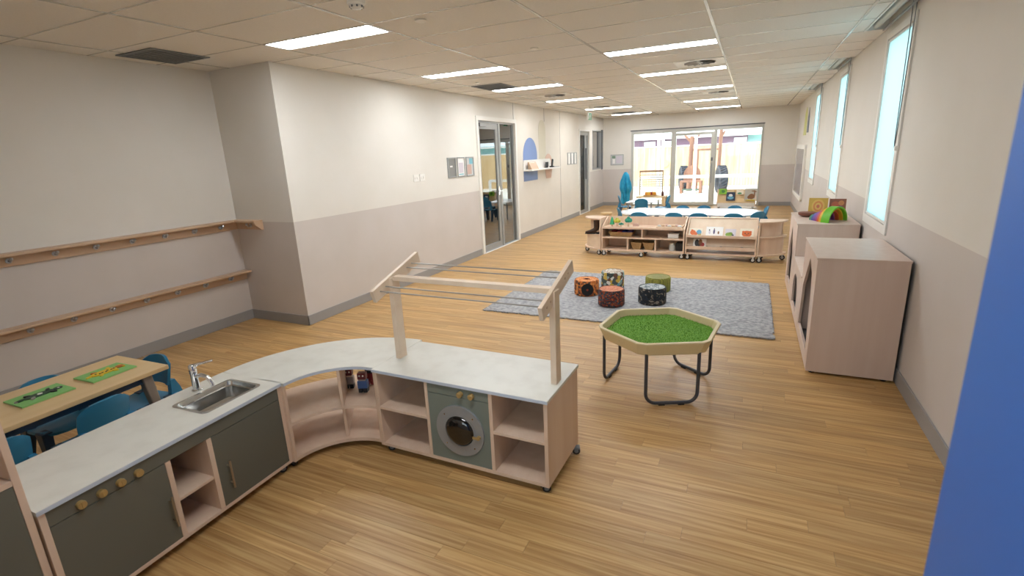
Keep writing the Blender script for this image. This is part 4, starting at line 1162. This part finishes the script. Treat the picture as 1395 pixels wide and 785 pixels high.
t = thing('white_container', 'white lidded box on the middle shelf at the right of the toy shelf', 'box', put(1.09, .08, .334), SG)
B(0, 0, 0, .17, .18, .06).build('box_body', M_WHITE, t, bevel=.005); B(-.005, -.005, .06, .175, .185, .075).build('lid', M_WHITE, t, bevel=.004)
t = thing('glass_jar', 'pale round jar on the bottom shelf at the right of the toy shelf', 'jar', put(1.16, .12, SZ + .024), SG)
MB().lathe([(.045, 0), (.05, .02), (.05, .09), (.035, .105)], 18).build('jar_body', P_PALE, t, smooth=True); MB().cyl((0, 0, .105), (0, 0, .125), .036, n=18).build('lid', M_WHITE, t)
tag(B(0, 0, 0, .12, .2, .13).build('dark_box', M_BLACK, None, put(1.22, .10, SZ + .024), SG), 'black box in the bottom right corner of the toy shelf', 'box')
t = thing('wooden_tray', 'flat wooden tray of small pieces on the right of the display ledge', 'tray', put(.90, .03, .502), SG)
B(0, 0, 0, .42, .30, .008).build('tray_base', M_BIRCHL, t)
MB().plate([(0, 0), (.42, 0), (.42, .30), (0, .30)], [[(.012, .012), (.408, .012), (.408, .288), (.012, .288)]], 'z', .008, .03).build('tray_rim', M_BIRCHL, t)
for k in range(7):
    tag(MB().ball((0, 0, .022), .022, 10, (1.5, 1, 1)).build('pebble', [P_PALE, M_RAIL, P_PINK][k % 3], None, (put(.94 + .055 * k, .10 + .05 * (k % 3), .510)), smooth=True), 'small smooth loose piece in the flat wooden tray', 'pebble', 'pieces in the wooden tray')
def toy_tree(s, d, h, col, label, kind):
    t = thing('toy_tree', label, 'toy', put(s, d, .502), SG, 'toy trees on the display ledge')
    MB().cyl((0, 0, 0), (0, 0, h * .35), .014, .010, 10).build('trunk', M_RAIL, t)
    if kind == 'cone':
        MB().lathe([(.045, h * .2), (.030, h * .5), (.034, h * .5), (.018, h * .78), (.022, h * .78), (.0, h)], 14).build('crown', col, t, smooth=True)
    else:
        m = MB()
        for k in range(5):
            a = 2 * PI * k / 5; m.ball((.03 * math.cos(a), .02 * math.sin(a), h * .62), h * .22, 10)
        m.ball((0, 0, h * .8), h * .2, 10); m.build('crown', col, t, smooth=True)
TG = plain('toy_green', '#2f9a6b', .5); TY = plain('toy_yellow', '#c3bb45', .5); TT = plain('toy_teal', '#1f8f78', .5)
toy_tree(.115, .15, .175, TG, 'green pointed toy tree, leftmost on the display ledge', 'cone')
toy_tree(.205, .15, .155, TY, 'yellow green toy tree on the display ledge', 'ball')
toy_tree(.285, .12, .075, TT, 'tiny green toy bush between the toy trees', 'ball')
toy_tree(.405, .15, .175, TT, 'bushy teal toy tree, rightmost on the display ledge', 'ball')
tag(B(0, 0, 0, .10, .04, .05).build('pink_block', P_PINK, None, put(.47, .2, .502), SG), 'pale pink block beside the toy trees', 'block')

# book display
t = thing('book_display', 'birch book display rack with three ledges of picture books and white wheels', 'shelf', at(1.385, 0), SG)
w = 1.055
MB().prism([(0, SZ), (D, SZ), (D, .655), (D - .07, .655), (.0, .42)], 'x', 0, .022).build('end_panel', M_BIRCH, t, bevel=.002)
MB().prism([(0, SZ), (D, SZ), (D, .655), (D - .07, .655), (.0, .42)], 'x', w - .022, w).build('end_panel', M_BIRCH, t, bevel=.002)
S('base_panel', .022, 0, SZ, w - .022, D, SZ + .024)
S('top_rail', .022, D - .075, .636, w - .022, D, .656)
MB().prism([(.10, .395), (.115, .395), (D - .05, .640), (D - .065, .640)], 'x', .022, w - .022).build('sloped_back', M_BIRCHL, t)
S('book_ledge', .022, .0, .372, w - .022, .14, .388)
S('ledge_lip', .022, -.004, .372, w - .022, .012, .412)
MB().prism([(.09, .225), (.105, .225), (.20, .372), (.185, .372)], 'x', .022, w - .022).build('sloped_back', M_BIRCHL, t)
S('book_ledge', .022, .0, .192, w - .022, .13, .208)
S('ledge_lip', .022, -.004, .180, w - .022, .012, .232)
S('back_panel', .022, D - .012, .24, w - .022, D, .636)
for x in (.04, w - .04):
    for y in (.02, D - .05): castor(t, x, y, SZ, .040, .25, M_WHEEL)
def book(s, z, bw, bh, d0, lean, label, cover, pics, ang=SG, pos=None, grp='picture books on the display rack'):
    x, y, zz = put(s, d0, z) if pos is None else pos
    t = thing('picture_book', label, 'book', (x, y, zz), ang, grp)
    M_ = Matrix.Rotation(-lean, 4, 'X')
    mb = MB(); mb.T = M_; mb.box(0, 0, 0, bw, .0015, bh).box(0, .0095, 0, bw, .011, bh); mb.build('cover', cover, t)
    mb = MB(); mb.T = M_; mb.box(.003, .0015, .003, bw - .003, .0095, bh - .003); mb.build('pages', P_WHITE, t)
    for (px, pz, rx, rz_, m) in pics:
        mb = MB(); mb.T = M_; mb.prism(blob((px * bw, pz * bh), rx * bw, rz_ * bh), 'y', -.0012, 0); mb.build('cover_picture', m, t)
OR2 = plain('print_orange', '#dc6b2e', .5); BL2 = plain('print_blue', '#5f9fc0', .5); GN2 = plain('print_green2', '#8fae45', .5); PU2 = plain('print_purple', '#5d5478', .5); DK2 = plain('print_dark', '#3a3a3c', .5); BR2 = plain('print_brown', '#8a5a34', .5); CR2 = plain('print_cream', '#ece3d0', .5); RD2 = plain('print_red', '#b03a34', .5)
YL2 = plain('print_yellow', '#d2b23a', .5)
LN = .62
book(1.43, .389, .20, .14, .055, LN, 'picture book with orange and blue animals, leftmost on the top ledge', CR2, [(.28, .45, .22, .32, OR2), (.50, .3, .16, .2, OR2), (.74, .5, .2, .32, BL2), (.80, .25, .14, .16, YL2), (.2, .75, .08, .1, OR2)])
book(1.685, .389, .255, .175, .055, LN, 'wide white picture book with three small figures on the top ledge', P_WHITE, [(.22, .42, .06, .18, P_LILAC), (.48, .5, .055, .26, PU2), (.48, .78, .03, .07, BR2), (.74, .4, .05, .16, BR2), (.2, .66, .04, .07, DK2)])
book(1.975, .389, .155, .14, .055, LN, 'white picture book with a green creature on the top ledge', P_LILAC, [(.35, .3, .32, .26, GN2), (.5, .42, .2, .18, GN2), (.45, .5, .05, .06, DK2), (.66, .42, .05, .06, DK2), (.7, .25, .14, .08, DK2)])
book(2.19, .389, .195, .155, .055, LN, 'cream picture book with an orange face, rightmost on the top ledge', CR2, [(.5, .4, .36, .36, OR2), (.24, .62, .1, .12, OR2), (.76, .62, .1, .12, OR2), (.38, .45, .05, .07, DK2), (.62, .45, .05, .07, DK2), (.5, .3, .08, .06, DK2)])
book(1.50, .209, .20, .15, .04, .5, 'picture book with dark and red figures on the middle ledge', P_WHITE, [(.28, .5, .16, .4, DK2), (.55, .55, .15, .38, BR2), (.7, .3, .18, .25, RD2), (.45, .25, .12, .2, BK_)])

# quarter-round end units
def quarter(pos, a0, a1, rt, rm, rb, label, zt, zm):
    t = thing('round_end_shelf', label, 'shelf', pos, SG)
    MB().sector(0, 0, 0, rt, a0, a1, zt - .022, zt, 20).build('top_shelf', M_BIRCH, t, bevel=.002)
    MB().sector(0, 0, 0, rm, a0, a1, zm - .02, zm, 20).build('middle_shelf', M_BIRCH, t, bevel=.002)
    MB().sector(0, 0, 0, rb, a0, a1, SZ + .01, SZ + .034, 20).build('base_shelf', M_BIRCH, t, bevel=.002)
    return t
qx, qy, _ = at(-.05, .40)
t = quarter((qx, qy, 0), PI, 1.5 * PI, .39, .38, .40, 'quarter round birch end shelf holding a boot, left end of the row', .652, .366)
B(-.022, -.39, SZ + .034, 0, 0, .346).build('back_panel', M_BIRCH, t); B(-.022, -.39, .366, 0, 0, .63).build('back_panel', M_BIRCH, t)
MB().sector(0, 0, .345, .362, PI, 1.5 * PI - .08, SZ + .034, .346, 16).build('curved_back', M_BIRCHL, t)
B(-.30, -.02, .366, -.022, 0, .63).build('rear_panel', M_BIRCHL, t)
for (x, y) in ((-.36, -.05), (-.04, -.35), (-.05, -.05)): castor(t, x, y, SZ + .01, .040, -.2, M_WHEEL)
qx, qy, _ = at(2.452, .40)
t = quarter((qx, qy, 0), 1.5 * PI, 2 * PI, .40, .40, .41, 'quarter round empty birch end shelf, right end of the row', .640, .405)
B(0, -.40, SZ + .034, .022, 0, .385).build('back_panel', M_BIRCH, t); B(0, -.40, .405, .022, 0, .618).build('back_panel', M_BIRCH, t)
B(.022, -.02, .405, .34, 0, .618).build('rear_panel', M_BIRCH, t)
MB().sector(0, 0, .30, .32, 1.5 * PI + .08, 2 * PI, .405, .618, 16).build('curved_back', M_BIRCH, t)
MB().sector(0, 0, .34, .36, 1.5 * PI + .08, 2 * PI, SZ + .034, .385, 16).build('curved_back', M_BIRCH, t)
for (x, y) in ((.36, -.05), (.04, -.36), (.05, -.05)): castor(t, x, y, SZ + .01, .040, -.2, M_WHEEL)
# the boot
bx, by, _ = at(-.17, .12)
t = thing('cowboy_boot', 'dark brown cowboy boot on the left round end shelf', 'boot', (bx, by, .366), PI + SG + .25); t.scale = (1.15, 1.25, 1.0)
M_BOOT = noise_mat('boot_leather', '#2c1a12', '#40281c', 20, .4)
mb = MB(); R_b = [((-.01, 0, .235), .050), ((-.01, 0, .15), .046), ((-.005, 0, .09), .044), ((.03, 0, .055), .042), ((.09, 0, .036), .034), ((.14, 0, .030), .024), ((.165, 0, .028), .012)]
mb.tube([p for p, r in R_b], .04, 14, radii=[r for p, r in R_b]); mb.build('upper', M_BOOT, t, smooth=True)
MB().prism([(-.05, .022), (.17, .010), (.17, .002), (.02, .002), (.0, .012), (-.012, .0), (-.05, .0)], 'y', -.032, .032).build('sole', M_BLACK, t)

# ================================================================== TABLES AND CHAIRS BEHIND THE SHELVES
M_TW = plain('table_white', '#f1f2f3', .22)
t = thing('long_white_table', 'long white topped table with rounded ends behind the shelf row', 'table', (-1.12, 10.78, 0), -.03)
hw, hd, zt = 1.36, .56, .53
out = []
for (cx, s) in ((hw - .40, 1), (-hw + .40, -1)):
    for i in range(13):
        a = -PI / 2 + PI * i / 12 if s > 0 else PI / 2 + PI * i / 12
        out.append((cx + .40 * math.cos(a), hd * math.sin(a)))
MB().prism(out, 'z', zt - .025, zt).build('table_top', M_TW, t, bevel=.004)
B(-.0015, -hd, zt, .0015, hd, zt + .0006).build('top_joint', M_GREYPL, t)
for sx in (-1.05, -.12, .12, 1.05):
    for sy in (-1, 1): MB().cyl((sx, sy * .38, 0), (sx, sy * .38, zt - .025), .022, n=12).build('leg', M_ALU, t)
gl = 'blue chairs around the long white table'
def chair_at(x, y, rz, label, grp=gl):
    r = dup(chair0, (x, y, 0), rz, label, grp); r.scale = (1.1, 1.1, 1.12); return r
for x, y, nm in [(-1.93, 10.02, 'first from the left'), (-1.27, 9.98, 'second from the left'), (-.83, 9.95, 'third from the left'), (-.24, 9.93, 'fourth from the left')]:
    chair_at(x, y - .02, .0, 'blue chair on the shelf side of the long white table, ' + nm)
chair_at(.06, 10.16, .75, 'blue chair at the near right corner of the long white table')
chair_at(.16, 10.88, PI / 2 + .1, 'blue chair at the right end of the long white table')
chair_at(-2.34, 10.62, -PI / 2 + .4, 'blue chair at the left end of the long white table')
for x, nm in [(-1.32, 'left'), (-.88, 'middle'), (-.27, 'right')]:
    r = chair_at(x, 11.50, PI, 'blue chair on the door side of the long white table, ' + nm + ' one'); r.scale = (1.0, 1.0, 1.0)
t = thing('small_white_table', 'small white rectangular table by the fruit tray, left of the glazed doors', 'table', (-2.52, 13.5, 0), -.02)
B(-.34, -.55, .475, .34, .55, .50).build('table_top', M_TW, t, bevel=.006)
for sx in (-1, 1):
    for sy in (-1, 1): MB().cyl((sx * .29, sy * .48, 0), (sx * .29, sy * .48, .475), .02, n=10).build('leg', M_ALU, t)
gs = 'blue chairs around the small white table'
chair_at(-2.42, 12.72, .1, 'blue chair at the near short side of the small white table', gs)
chair_at(-2.02, 13.35, PI / 2 + .3, 'blue chair at the right side of the small white table', gs)
chair_at(-3.02, 13.55, -PI / 2 + .2, 'blue chair at the left side of the small white table', gs)
t = thing('wood_stool', 'small round wooden stool left of the long white table', 'stool', (-3.32, 12.75, 0))
MB().cyl((0, 0, .22), (0, 0, .26), .15, n=20).build('seat', M_TABLE, t)
for k in range(3):
    a = 2 * PI * k / 3; MB().cyl((.12 * math.cos(a), .12 * math.sin(a), 0), (.09 * math.cos(a), .09 * math.sin(a), .22), .02, n=8).build('leg', M_TABLE, t)
# fruit tray on its wooden table
t = thing('wooden_table', 'low maple table carrying a tray of fruit before the left glazed pane', 'table', (-2.78, 16.2, 0))
B(-.44, -.28, .335, .44, .28, .375).build('table_top', M_TABLE, t, bevel=.005)
for sx in (-1, 1):
    for sy in (-1, 1): B(sx * .40 - .03, sy * .24 - .03, 0, sx * .40 + .03, sy * .24 + .03, .335).build('leg', M_TABLE, t)
tag(MB().lathe([(.17, 0), (.22, .02), (.225, .035), (.215, .03), (.16, .012), (.0, .012)], 24).build('fruit_tray', M_TABLE, None, (-2.82, 16.2, .375), smooth=True), 'round wooden tray holding fruit on the maple table', 'tray')
for k, (dx, dy, c, nm) in enumerate([(-.11, -.02, '#e0912e', 'orange fruit at the left of the tray'), (-.06, .06, '#e3a83a', 'orange fruit at the back left of the tray'), (.0, -.03, '#8f2230', 'dark red apple in the middle of the tray'), (.05, .05, '#a02a36', 'dark red apple at the back of the tray'), (.11, .0, '#d89a3a', 'yellow orange fruit at the right of the tray'), (-.045, -.09, '#e6b54a', 'yellow fruit at the front of the tray')]):
    t2 = thing('fruit', nm, 'fruit', (-2.82 + dx, 16.2 + dy, .388), 0, 'fruit on the tray')
    MB().lathe([(.0, .004), (.04, .0), (.064, .035), (.066, .068), (.048, .105), (.012, .112), (.0, .104)], 14).build('flesh', plain('fruit_%d' % k, c, .4), t2, smooth=True)
    MB().cyl((0, 0, .104), (.004, 0, .124), .004, n=6).build('stem', M_RAIL, t2)
t = thing('brown_bottle', 'dark brown bottle standing at the right of the fruit tray', 'bottle', (-2.44, 16.12, .375))
MB().lathe([(.035, 0), (.038, .01), (.038, .10), (.014, .14), (.014, .165)], 14).build('bottle_body', plain('bottle_brown', '#5a2f24', .3), t, smooth=True); MB().cyl((0, 0, .165), (0, 0, .18), .016, n=10).build('cap', M_WHITE, t)

# blue canopy, closed on its pole
t = thing('blue_canopy', 'closed blue fabric parasol on a wooden pole by the end wall', 'parasol', (-3.55, 15.96, 0))
MB().cyl((0, 0, .03), (0, 0, 1.13), .016, n=10).build('pole', M_TABLE, t)
MB().cyl((0, 0, 0), (0, 0, .03), .15, n=20).build('base', M_TABLE, t)
M_SMK = noise_mat('blue_fabric', '#1a94c2', '#35b2dc', 8, .7)
CP = [(0, .035), (.08, .085), (.3, .125), (.52, .152), (.60, .140), (.67, .108), (.9, .108), (1.0, .095)]
n = 64; lv = 22; vs = []; fs = []
for j in range(lv + 1):
    f_ = j / lv; z = 1.13 - .95 * f_
    R_ = 0
    for (fa, ra), (fb, rb) in zip(CP, CP[1:]):
        if fa <= f_ <= fb: R_ = ra + (rb - ra) * (f_ - fa) / (fb - fa)
    for k in range(n):
        a = 2 * PI * k / n
        rr_ = R_ * (1 + (.30 * math.sin(7 * a + 2.2 * math.sin(4 * f_)) + .14 * math.sin(13 * a - 6 * f_)) * min(1, f_ * 3)) + .01 * math.sin(3 * a + 9 * f_) * min(1, f_ * 3)
        vs.append((rr_ * math.cos(a), rr_ * math.sin(a), z + (.03 * math.sin(4 * a) if j == lv else 0)))
for j in range(lv):
    for k in range(n): fs.append((j * n + k, j * n + (k + 1) % n, (j + 1) * n + (k + 1) % n, (j + 1) * n + k))
MB()._add(vs, fs).build('canopy', M_SMK, t, smooth=True)
MB().tube([(.13 * math.cos(2 * PI * k / 24), .13 * math.sin(2 * PI * k / 24), .62 + .01 * math.sin(3 * k)) for k in range(24)], .012, 6, closed=True).build('tie_band', M_SMK, t, smooth=True)

# book stand in front of the right glazed pane
t = thing('book_stand', 'wooden book stand with four picture books before the right glazed pane', 'shelf', (-.88, 16.08, 0), -.01)
MB().prism([(0, .05), (.32, .05), (.18, .56), (.15, .56), (.0, .20)], 'x', 0, .02).build('end_panel', M_BIRCH, t)
MB().prism([(0, .05), (.32, .05), (.18, .56), (.15, .56), (.0, .20)], 'x', 1.02, 1.04).build('end_panel', M_BIRCH, t)
MB().prism([(.05, .18), (.065, .18), (.17, .54), (.155, .54)], 'x', .02, 1.02).build('sloped_back', M_TABLE, t)
B(.02, -.01, .165, 1.02, .09, .185).build('book_ledge', M_TABLE, t)
B(.02, 0, .05, 1.02, .30, .07).build('base_panel', M_WHITE, t)
B(.02, -.006, .07, 1.02, .006, .165).build('front_panel', M_WHITE, t)
for x in (.06, .98):
    for y in (.03, .28): castor(t, x, y, .05, .022, 0, M_WHEEL)
gb = 'picture books on the book stand by the doors'
book(0, 0, .21, .16, 0, .28, 'bright green picture book, left on the stand by the doors', plain('cover_green', '#7fb52f', .5), [(.55, .5, .22, .3, plain('print_dkgreen', '#3f7a2a', .5)), (.4, .7, .1, .12, plain('print_dkgreen2', '#4a8a30', .5))], 0, (-.83, 16.135, .41), gb)
book(0, 0, .24, .25, 0, .28, 'dark blue picture book with a white creature on the stand by the doors', plain('cover_navy', '#27344e', .5), [(.5, .62, .22, .16, P_WHITE), (.5, .35, .36, .2, BL2), (.4, .62, .04, .04, DK2), (.6, .62, .04, .04, DK2)], 0, (-.63, 16.095, .225), gb)
book(0, 0, .19, .13, 0, .28, 'cream picture book with a small green arch on the stand by the doors', CR2, [(.45, .25, .3, .2, plain('print_arch', '#3f8a5a', .5))], 0, (-.36, 16.13, .40), gb)
book(0, 0, .33, .36, 0, .28, 'large grey picture book with a bare tree, right on the stand by the doors', plain('cover_grey', '#b9b4a8', .5), [(.5, .06, .5, .06, YL2), (.55, .36, .25, .22, BR2), (.35, .3, .12, .14, BR2), (.78, .55, .05, .32, BR2), (.68, .8, .16, .04, BR2), (.85, .75, .1, .04, BR2)], 0, (-.14, 16.095, .215), gb)

# ================================================================== CUBBY UNITS ALONG THE RIGHT WALL
CX0, CX1 = .50, 1.075
def cubby(y0, y1, z1, opening, label):
    t = thing('cubby_unit', label, 'cabinet', (CX0, y0, 0))
    L_ = y1 - y0 - .004; W_ = CX1 - CX0
    z0 = .022
    MB().plate([(0, z0), (L_, z0), (L_, z1), (0, z1)], [opening], 'x', 0, .022).build('front_panel', M_CUBBY, t, bevel=.0015)
    B(.022, 0, z0, W_, .022, z1).build('end_panel', M_CUBBY, t, bevel=.0015)
    B(.022, L_ - .022, z0, W_, L_, z1).build('end_panel', M_CUBBY, t, bevel=.0015)
    B(.022, .022, z0, W_, L_ - .022, z0 + .02).build('base_panel', M_CUBBY, t)
    B(.022, .022, z0 + .02, W_ - .02, L_ - .022, z0 + .05).build('floor_cushion', M_FELT, t, bevel=.008)
    B(W_ - .018, .022, z0 + .05, W_, L_ - .022, z1).build('back_panel', M_FELT, t)
    B(-.006, -.006, z1, W_ + .004, L_ + .002, z1 + .016).build('top_panel', M_CUBBY, t, bevel=.0015)
    for x in (.05, W_ - .05):
        for y in (.05, L_ - .05): MB().cyl((x, y, 0), (x, y, z0), .022, n=12).build('foot', M_BLACK, t)
    return t
cubby(4.325, 5.285, .930, [(.165, .135), (.90, .135), (.83, .53), (.47, .850), (.275, .765), (.215, .62)], 'near tall ash cubby with a pointed cutout front by the right wall')
arc = [(.36, .085)] + [(.62 + (-.27) * math.cos(PI * i / 14), .22 + .225 * math.sin(PI * i / 14)) for i in range(0, 15)] + [(.88, .085)]
cubby(5.29, 6.27, .555, arc, 'low ash cubby with an arched cutout between the two tall cubbies')
cubby(6.275, 7.36, .915, [(.36, .14), (.90, .14), (.90, .52), (.65, .815), (.36, .52)], 'far tall ash cubby with a house shaped cutout and a rainbow on top')
# things on the far cubby
TZ = .931
t = thing('rainbow_stacker', 'wooden rainbow of nested arches, bright green outermost, on the far cubby', 'toy', (.895, 6.49, TZ), math.radians(50))
rc_ = ['#67b51e', '#e0b02c', '#cf5a2a', '#9a4a8a', '#6a4aa0', '#3f4f94', '#3f8a6a']
for k in range(7):
    r1 = .165 - .0 * k; 
rr0 = .165
for k, col in enumerate(rc_):
    ro_ = rr0 - .018 * k; ri_ = ro_ - .016
    m = MB(); o_ = []
    n = 20
    pts = [(ro_ * math.cos(PI * i / n), ro_ * math.sin(PI * i / n)) for i in range(n + 1)] ; ptsi = [(ri_ * math.cos(PI * i / n), ri_ * math.sin(PI * i / n)) for i in range(n + 1)]
    y0_, y1_ = .0 + .035 * k, .085 + .035 * k
    vs = []
    for a, b in zip(pts, ptsi): vs += [(a[0], y0_, a[1]), (b[0], y0_, b[1]), (a[0], y1_, a[1]), (b[0], y1_, b[1])]
    fs = []
    for i in range(n):
        A_, B_ = i * 4, i * 4 + 4
        fs += [(A_, B_, B_ + 2, A_ + 2), (A_ + 1, A_ + 3, B_ + 3, B_ + 1), (A_, A_ + 1, B_ + 1, B_), (A_ + 2, B_ + 2, B_ + 3, A_ + 3)]
    fs += [(0, 2, 3, 1), (n * 4, n * 4 + 1, n * 4 + 3, n * 4 + 2)]
    m._add(vs, fs); m.build('arch_piece', plain('rainbow_%d' % k, col, .45), t, smooth=True)
t = thing('square_puzzle', 'square yellow board with concentric rings leaning at the back of the far cubby', 'puzzle', (.66, 7.13, TZ), -.12)
mb = MB(); mb.T = Matrix.Rotation(-.12, 4, 'X'); mb.box(0, 0, 0, .20, .012, .20); mb.build('board', plain('board_yellow', '#cfae54', .5), t)
for r_, c_ in ((.085, '#e0be6a'), (.062, '#d9905a'), (.042, '#e0c070'), (.022, '#d07a62')):
    mb = MB(); mb.T = Matrix.Rotation(-.12, 4, 'X'); mb.prism(blob((.10, .10), r_ * .8, r_, n=20), 'y', -.001 - .001 * (.1 - r_) * 20, 0); mb.build('ring', plain('ring_' + c_[1:], c_, .5), t)
t = thing('brown_picture_book', 'brown patterned picture book leaning beside the square yellow board', 'book', (.875, 7.12, TZ), -.1)
mb = MB(); mb.T = Matrix.Rotation(-.12, 4, 'X'); mb.box(0, 0, 0, .17, .015, .19); mb.build('cover', plain('cover_brown', '#8a5a4a', .5), t)
for (x, z, r_, c_) in ((.06, .12, .04, '#b5654a'), (.11, .07, .04, '#7a5a80'), (.12, .14, .03, '#c48a5a'), (.05, .05, .03, '#6a3a3a')):
    mb = MB(); mb.T = Matrix.Rotation(-.12, 4, 'X'); mb.prism(blob((x, z), r_, r_), 'y', -.0012, 0); mb.build('cover_picture', plain('pic_' + c_[1:], c_, .5), t)
tag(MB().lathe([(.06, 0), (.10, .02), (.105, .045), (.095, .05), (.0, .045)], 20).build('wooden_bowl', plain('bowl_wood', '#7a4a3a', .5), None, (.645, 6.94, TZ), smooth=True), 'dark brown round wooden bowl at the left of the far cubby top', 'bowl')

# ================================================================== OUTSIDE
struct(B(-30, YE + WT, -.30, 30, 60, -.03).build('ground', M_CONC))
struct(B(-60, -20, -.30, XQ - WT, YE + WT, -.03).build('ground_side', M_CONC))
struct(B(XR + WT, -20, -.30, 40, YE + WT, -.03).build('ground_right', M_CONC))
# balustrade of the verandah
t = thing('white_balustrade', 'white painted rail on posts outside the glazed doors', 'railing', (0, 18.6, -.03))
for x in (-3.6, -3.00, -2.86, -1.775, .6):
    B(x - .045, -.04, 0, x + .045, .04, 2.9 if x in (-3.00, -2.86, -1.775) else .85).build('post', M_WHITE, t)
B(-3.6, -.03, .785, .6, .03, .885).build('top_rail', M_WHITE, t)
# paling fence
t = thing('paling_fence', 'tall pale timber paling fence at the back of the yard', 'fence', (0, 26, -.03))
pf = MB()
x = -12.0
while x < 9:
    pf.box(x, 0, 0, x + .115, .022, 1.86 + random.uniform(-.02, .02)); x += .122
o = pf.build('palings', M_FENCE, t); o['kind'] = 'stuff'
for z in (.35, 1.55): B(-12, .022, z, 9, .07, z + .09).build('fence_rail', M_FENCE, t)
B(-12, -.02, 1.87, 9, .05, 1.92).build('fence_cap', M_WHITE, t)
# neighbour's building beyond the fence
t = thing('neighbour_building', 'long maroon building with a white gutter beyond the paling fence', 'building', (0, 34, -.03))
B(-16, 0, 0, -.35, 4, 2.41).build('wall', plain('maroon', '#745c6e', .7), t); B(-.35, .5, 0, 10, 4, 2.39).build('wall', plain('pale_teal', '#9fc7c9', .7), t)
MB().prism([(-.3, 2.41), (4.3, 2.41), (4.3, 2.55), (-.3, 2.49)], 'x', -16, 10).build('roof', plain('teal_roof', '#6fb3b0', .6), t)
B(-16, -.35, 2.36, 10, -.25, 2.46).build('gutter', M_WHITE, t)
for x in (-6.4, -5.2, -1.1): B(x, -.02, 1.98, x + .7, .02, 2.25).build('window', P_PALE, t)
# mud kitchen with arched back
t = thing('mud_kitchen', 'reddish timber play bench with an arched back in the yard', 'play bench', (-2.2, 21.9, -.03))
B(-.42, -.25, .44, .42, .25, .50).build('bench_top', M_REDWOOD, t)
for sx in (-1, 1):
    for sy in (-1, 1): B(sx * .37 - .05, sy * .2 - .05, 0, sx * .37 + .05, sy * .2 + .05, .44).build('leg', M_REDWOOD, t)
B(-.40, -.2, .12, .40, .2, .16).build('lower_shelf', plain('green_shelf', '#5d7466', .6), t)
MB().prism([(.33 * math.cos(PI * i / 16), .72 + .38 * math.sin(PI * i / 16)) for i in range(17)] + [(-.33, .50), (.33, .50)], 'y', .18, .24).build('arched_back', M_REDWOOD, t)
for x, z0, sc, lb in ((-1.08, 0, .52, 'big dark tractor tyre standing in the yard right of the play bench'), (-2.75, .15, .50, 'big dark tractor tyre standing left of the play bench')):
    t = thing('tractor_tyre', lb, 'tyre', (x, 22.0 if x > -2 else 24.0, sc - .03), .25, 'tractor tyres in the yard')
    MB().lathe([(sc * .55, -.14), (sc * .9, -.17), (sc, -.13), (sc, .13), (sc * .9, .17), (sc * .55, .14), (sc * .55, -.14)], 36, (0, 0, 0), 'x').build('tyre_body', M_TYRE, t, smooth=True)
    m = MB()
    for k in range(28):
        m.T = Matrix.Rotation(2 * PI * k / 28, 4, 'X'); m.box(-.14, -.02, sc - .005, .14, .02, sc + .025)
    m.T = None
    for k in range(28):
        m2 = MB(); m2.T = Matrix.Rotation(2 * PI * k / 28, 4, 'X') @ Matrix.Translation((0, 0, sc)) @ Matrix.Rotation(.5, 4, 'Z'); m2.box(-.15, -.02, -.01, .15, .02, .03); m2.build('tread_lug', M_TYRE, t)
# timber climbing frame with a forked trunk
t = thing('timber_frame', 'rough timber climbing frame with forked trunk posts in the yard', 'climbing frame', (-1.9, 23.0, -.03))
MB().tube([(-.50, 0, 0), (-.48, .02, 1.2), (-.46, 0, 2.25)], .09, 10, radii=[.11, .09, .08]).build('trunk', M_REDWOOD, t, smooth=True)
MB().tube([(-.47, 0, 2.0), (-.75, 0, 2.3)], .05, 8).tube([(-.46, 0, 2.0), (-.15, 0, 2.35)], .05, 8).build('branch', M_REDWOOD, t, smooth=True)
MB().tube([(.62, 0, 0), (.65, 0, 1.3), (.66, 0, 2.5)], .07, 10).build('trunk', M_REDWOOD, t, smooth=True)
MB().tube([(.66, 0, 2.1), (.80, 0, 2.4)], .04, 8).build('branch', M_REDWOOD, t, smooth=True)
MB().tube([(-.55, 0, 1.70), (.70, 0, 1.70)], .045, 10).build('cross_beam', M_REDWOOD, t, smooth=True)
for x in (-.2, .36): MB().tube([(x, 0, 0), (x, 0, 1.70)], .045, 8).build('post', M_REDWOOD, t, smooth=True)
# easel frame on the verandah
t = thing('weaving_frame', 'white outdoor frame with thin slats seen through the left glazed pane', 'frame', (-3.08, 17.75, -.03))
for x in (-.39, .37): B(x, -.02, 0, x + .03, .02, 1.10).build('upright', M_WICK, t)
B(-.39, -.03, 1.06, .40, .03, 1.12).build('top_bar', M_REDWOOD, t)
for k in range(7): B(-.36, -.006, .5 + .075 * k, .37, .006, .52 + .075 * k).build('slat', M_GREYPL, t)
tag(MB().cyl((0, -.02, 0), (0, .02, 0), .16, n=24).build('pink_disc', plain('disc_pink', '#d98f80', .6), None, (-3.85, 25.95, 1.05)), 'round pink target hung on the paling fence', 'target')
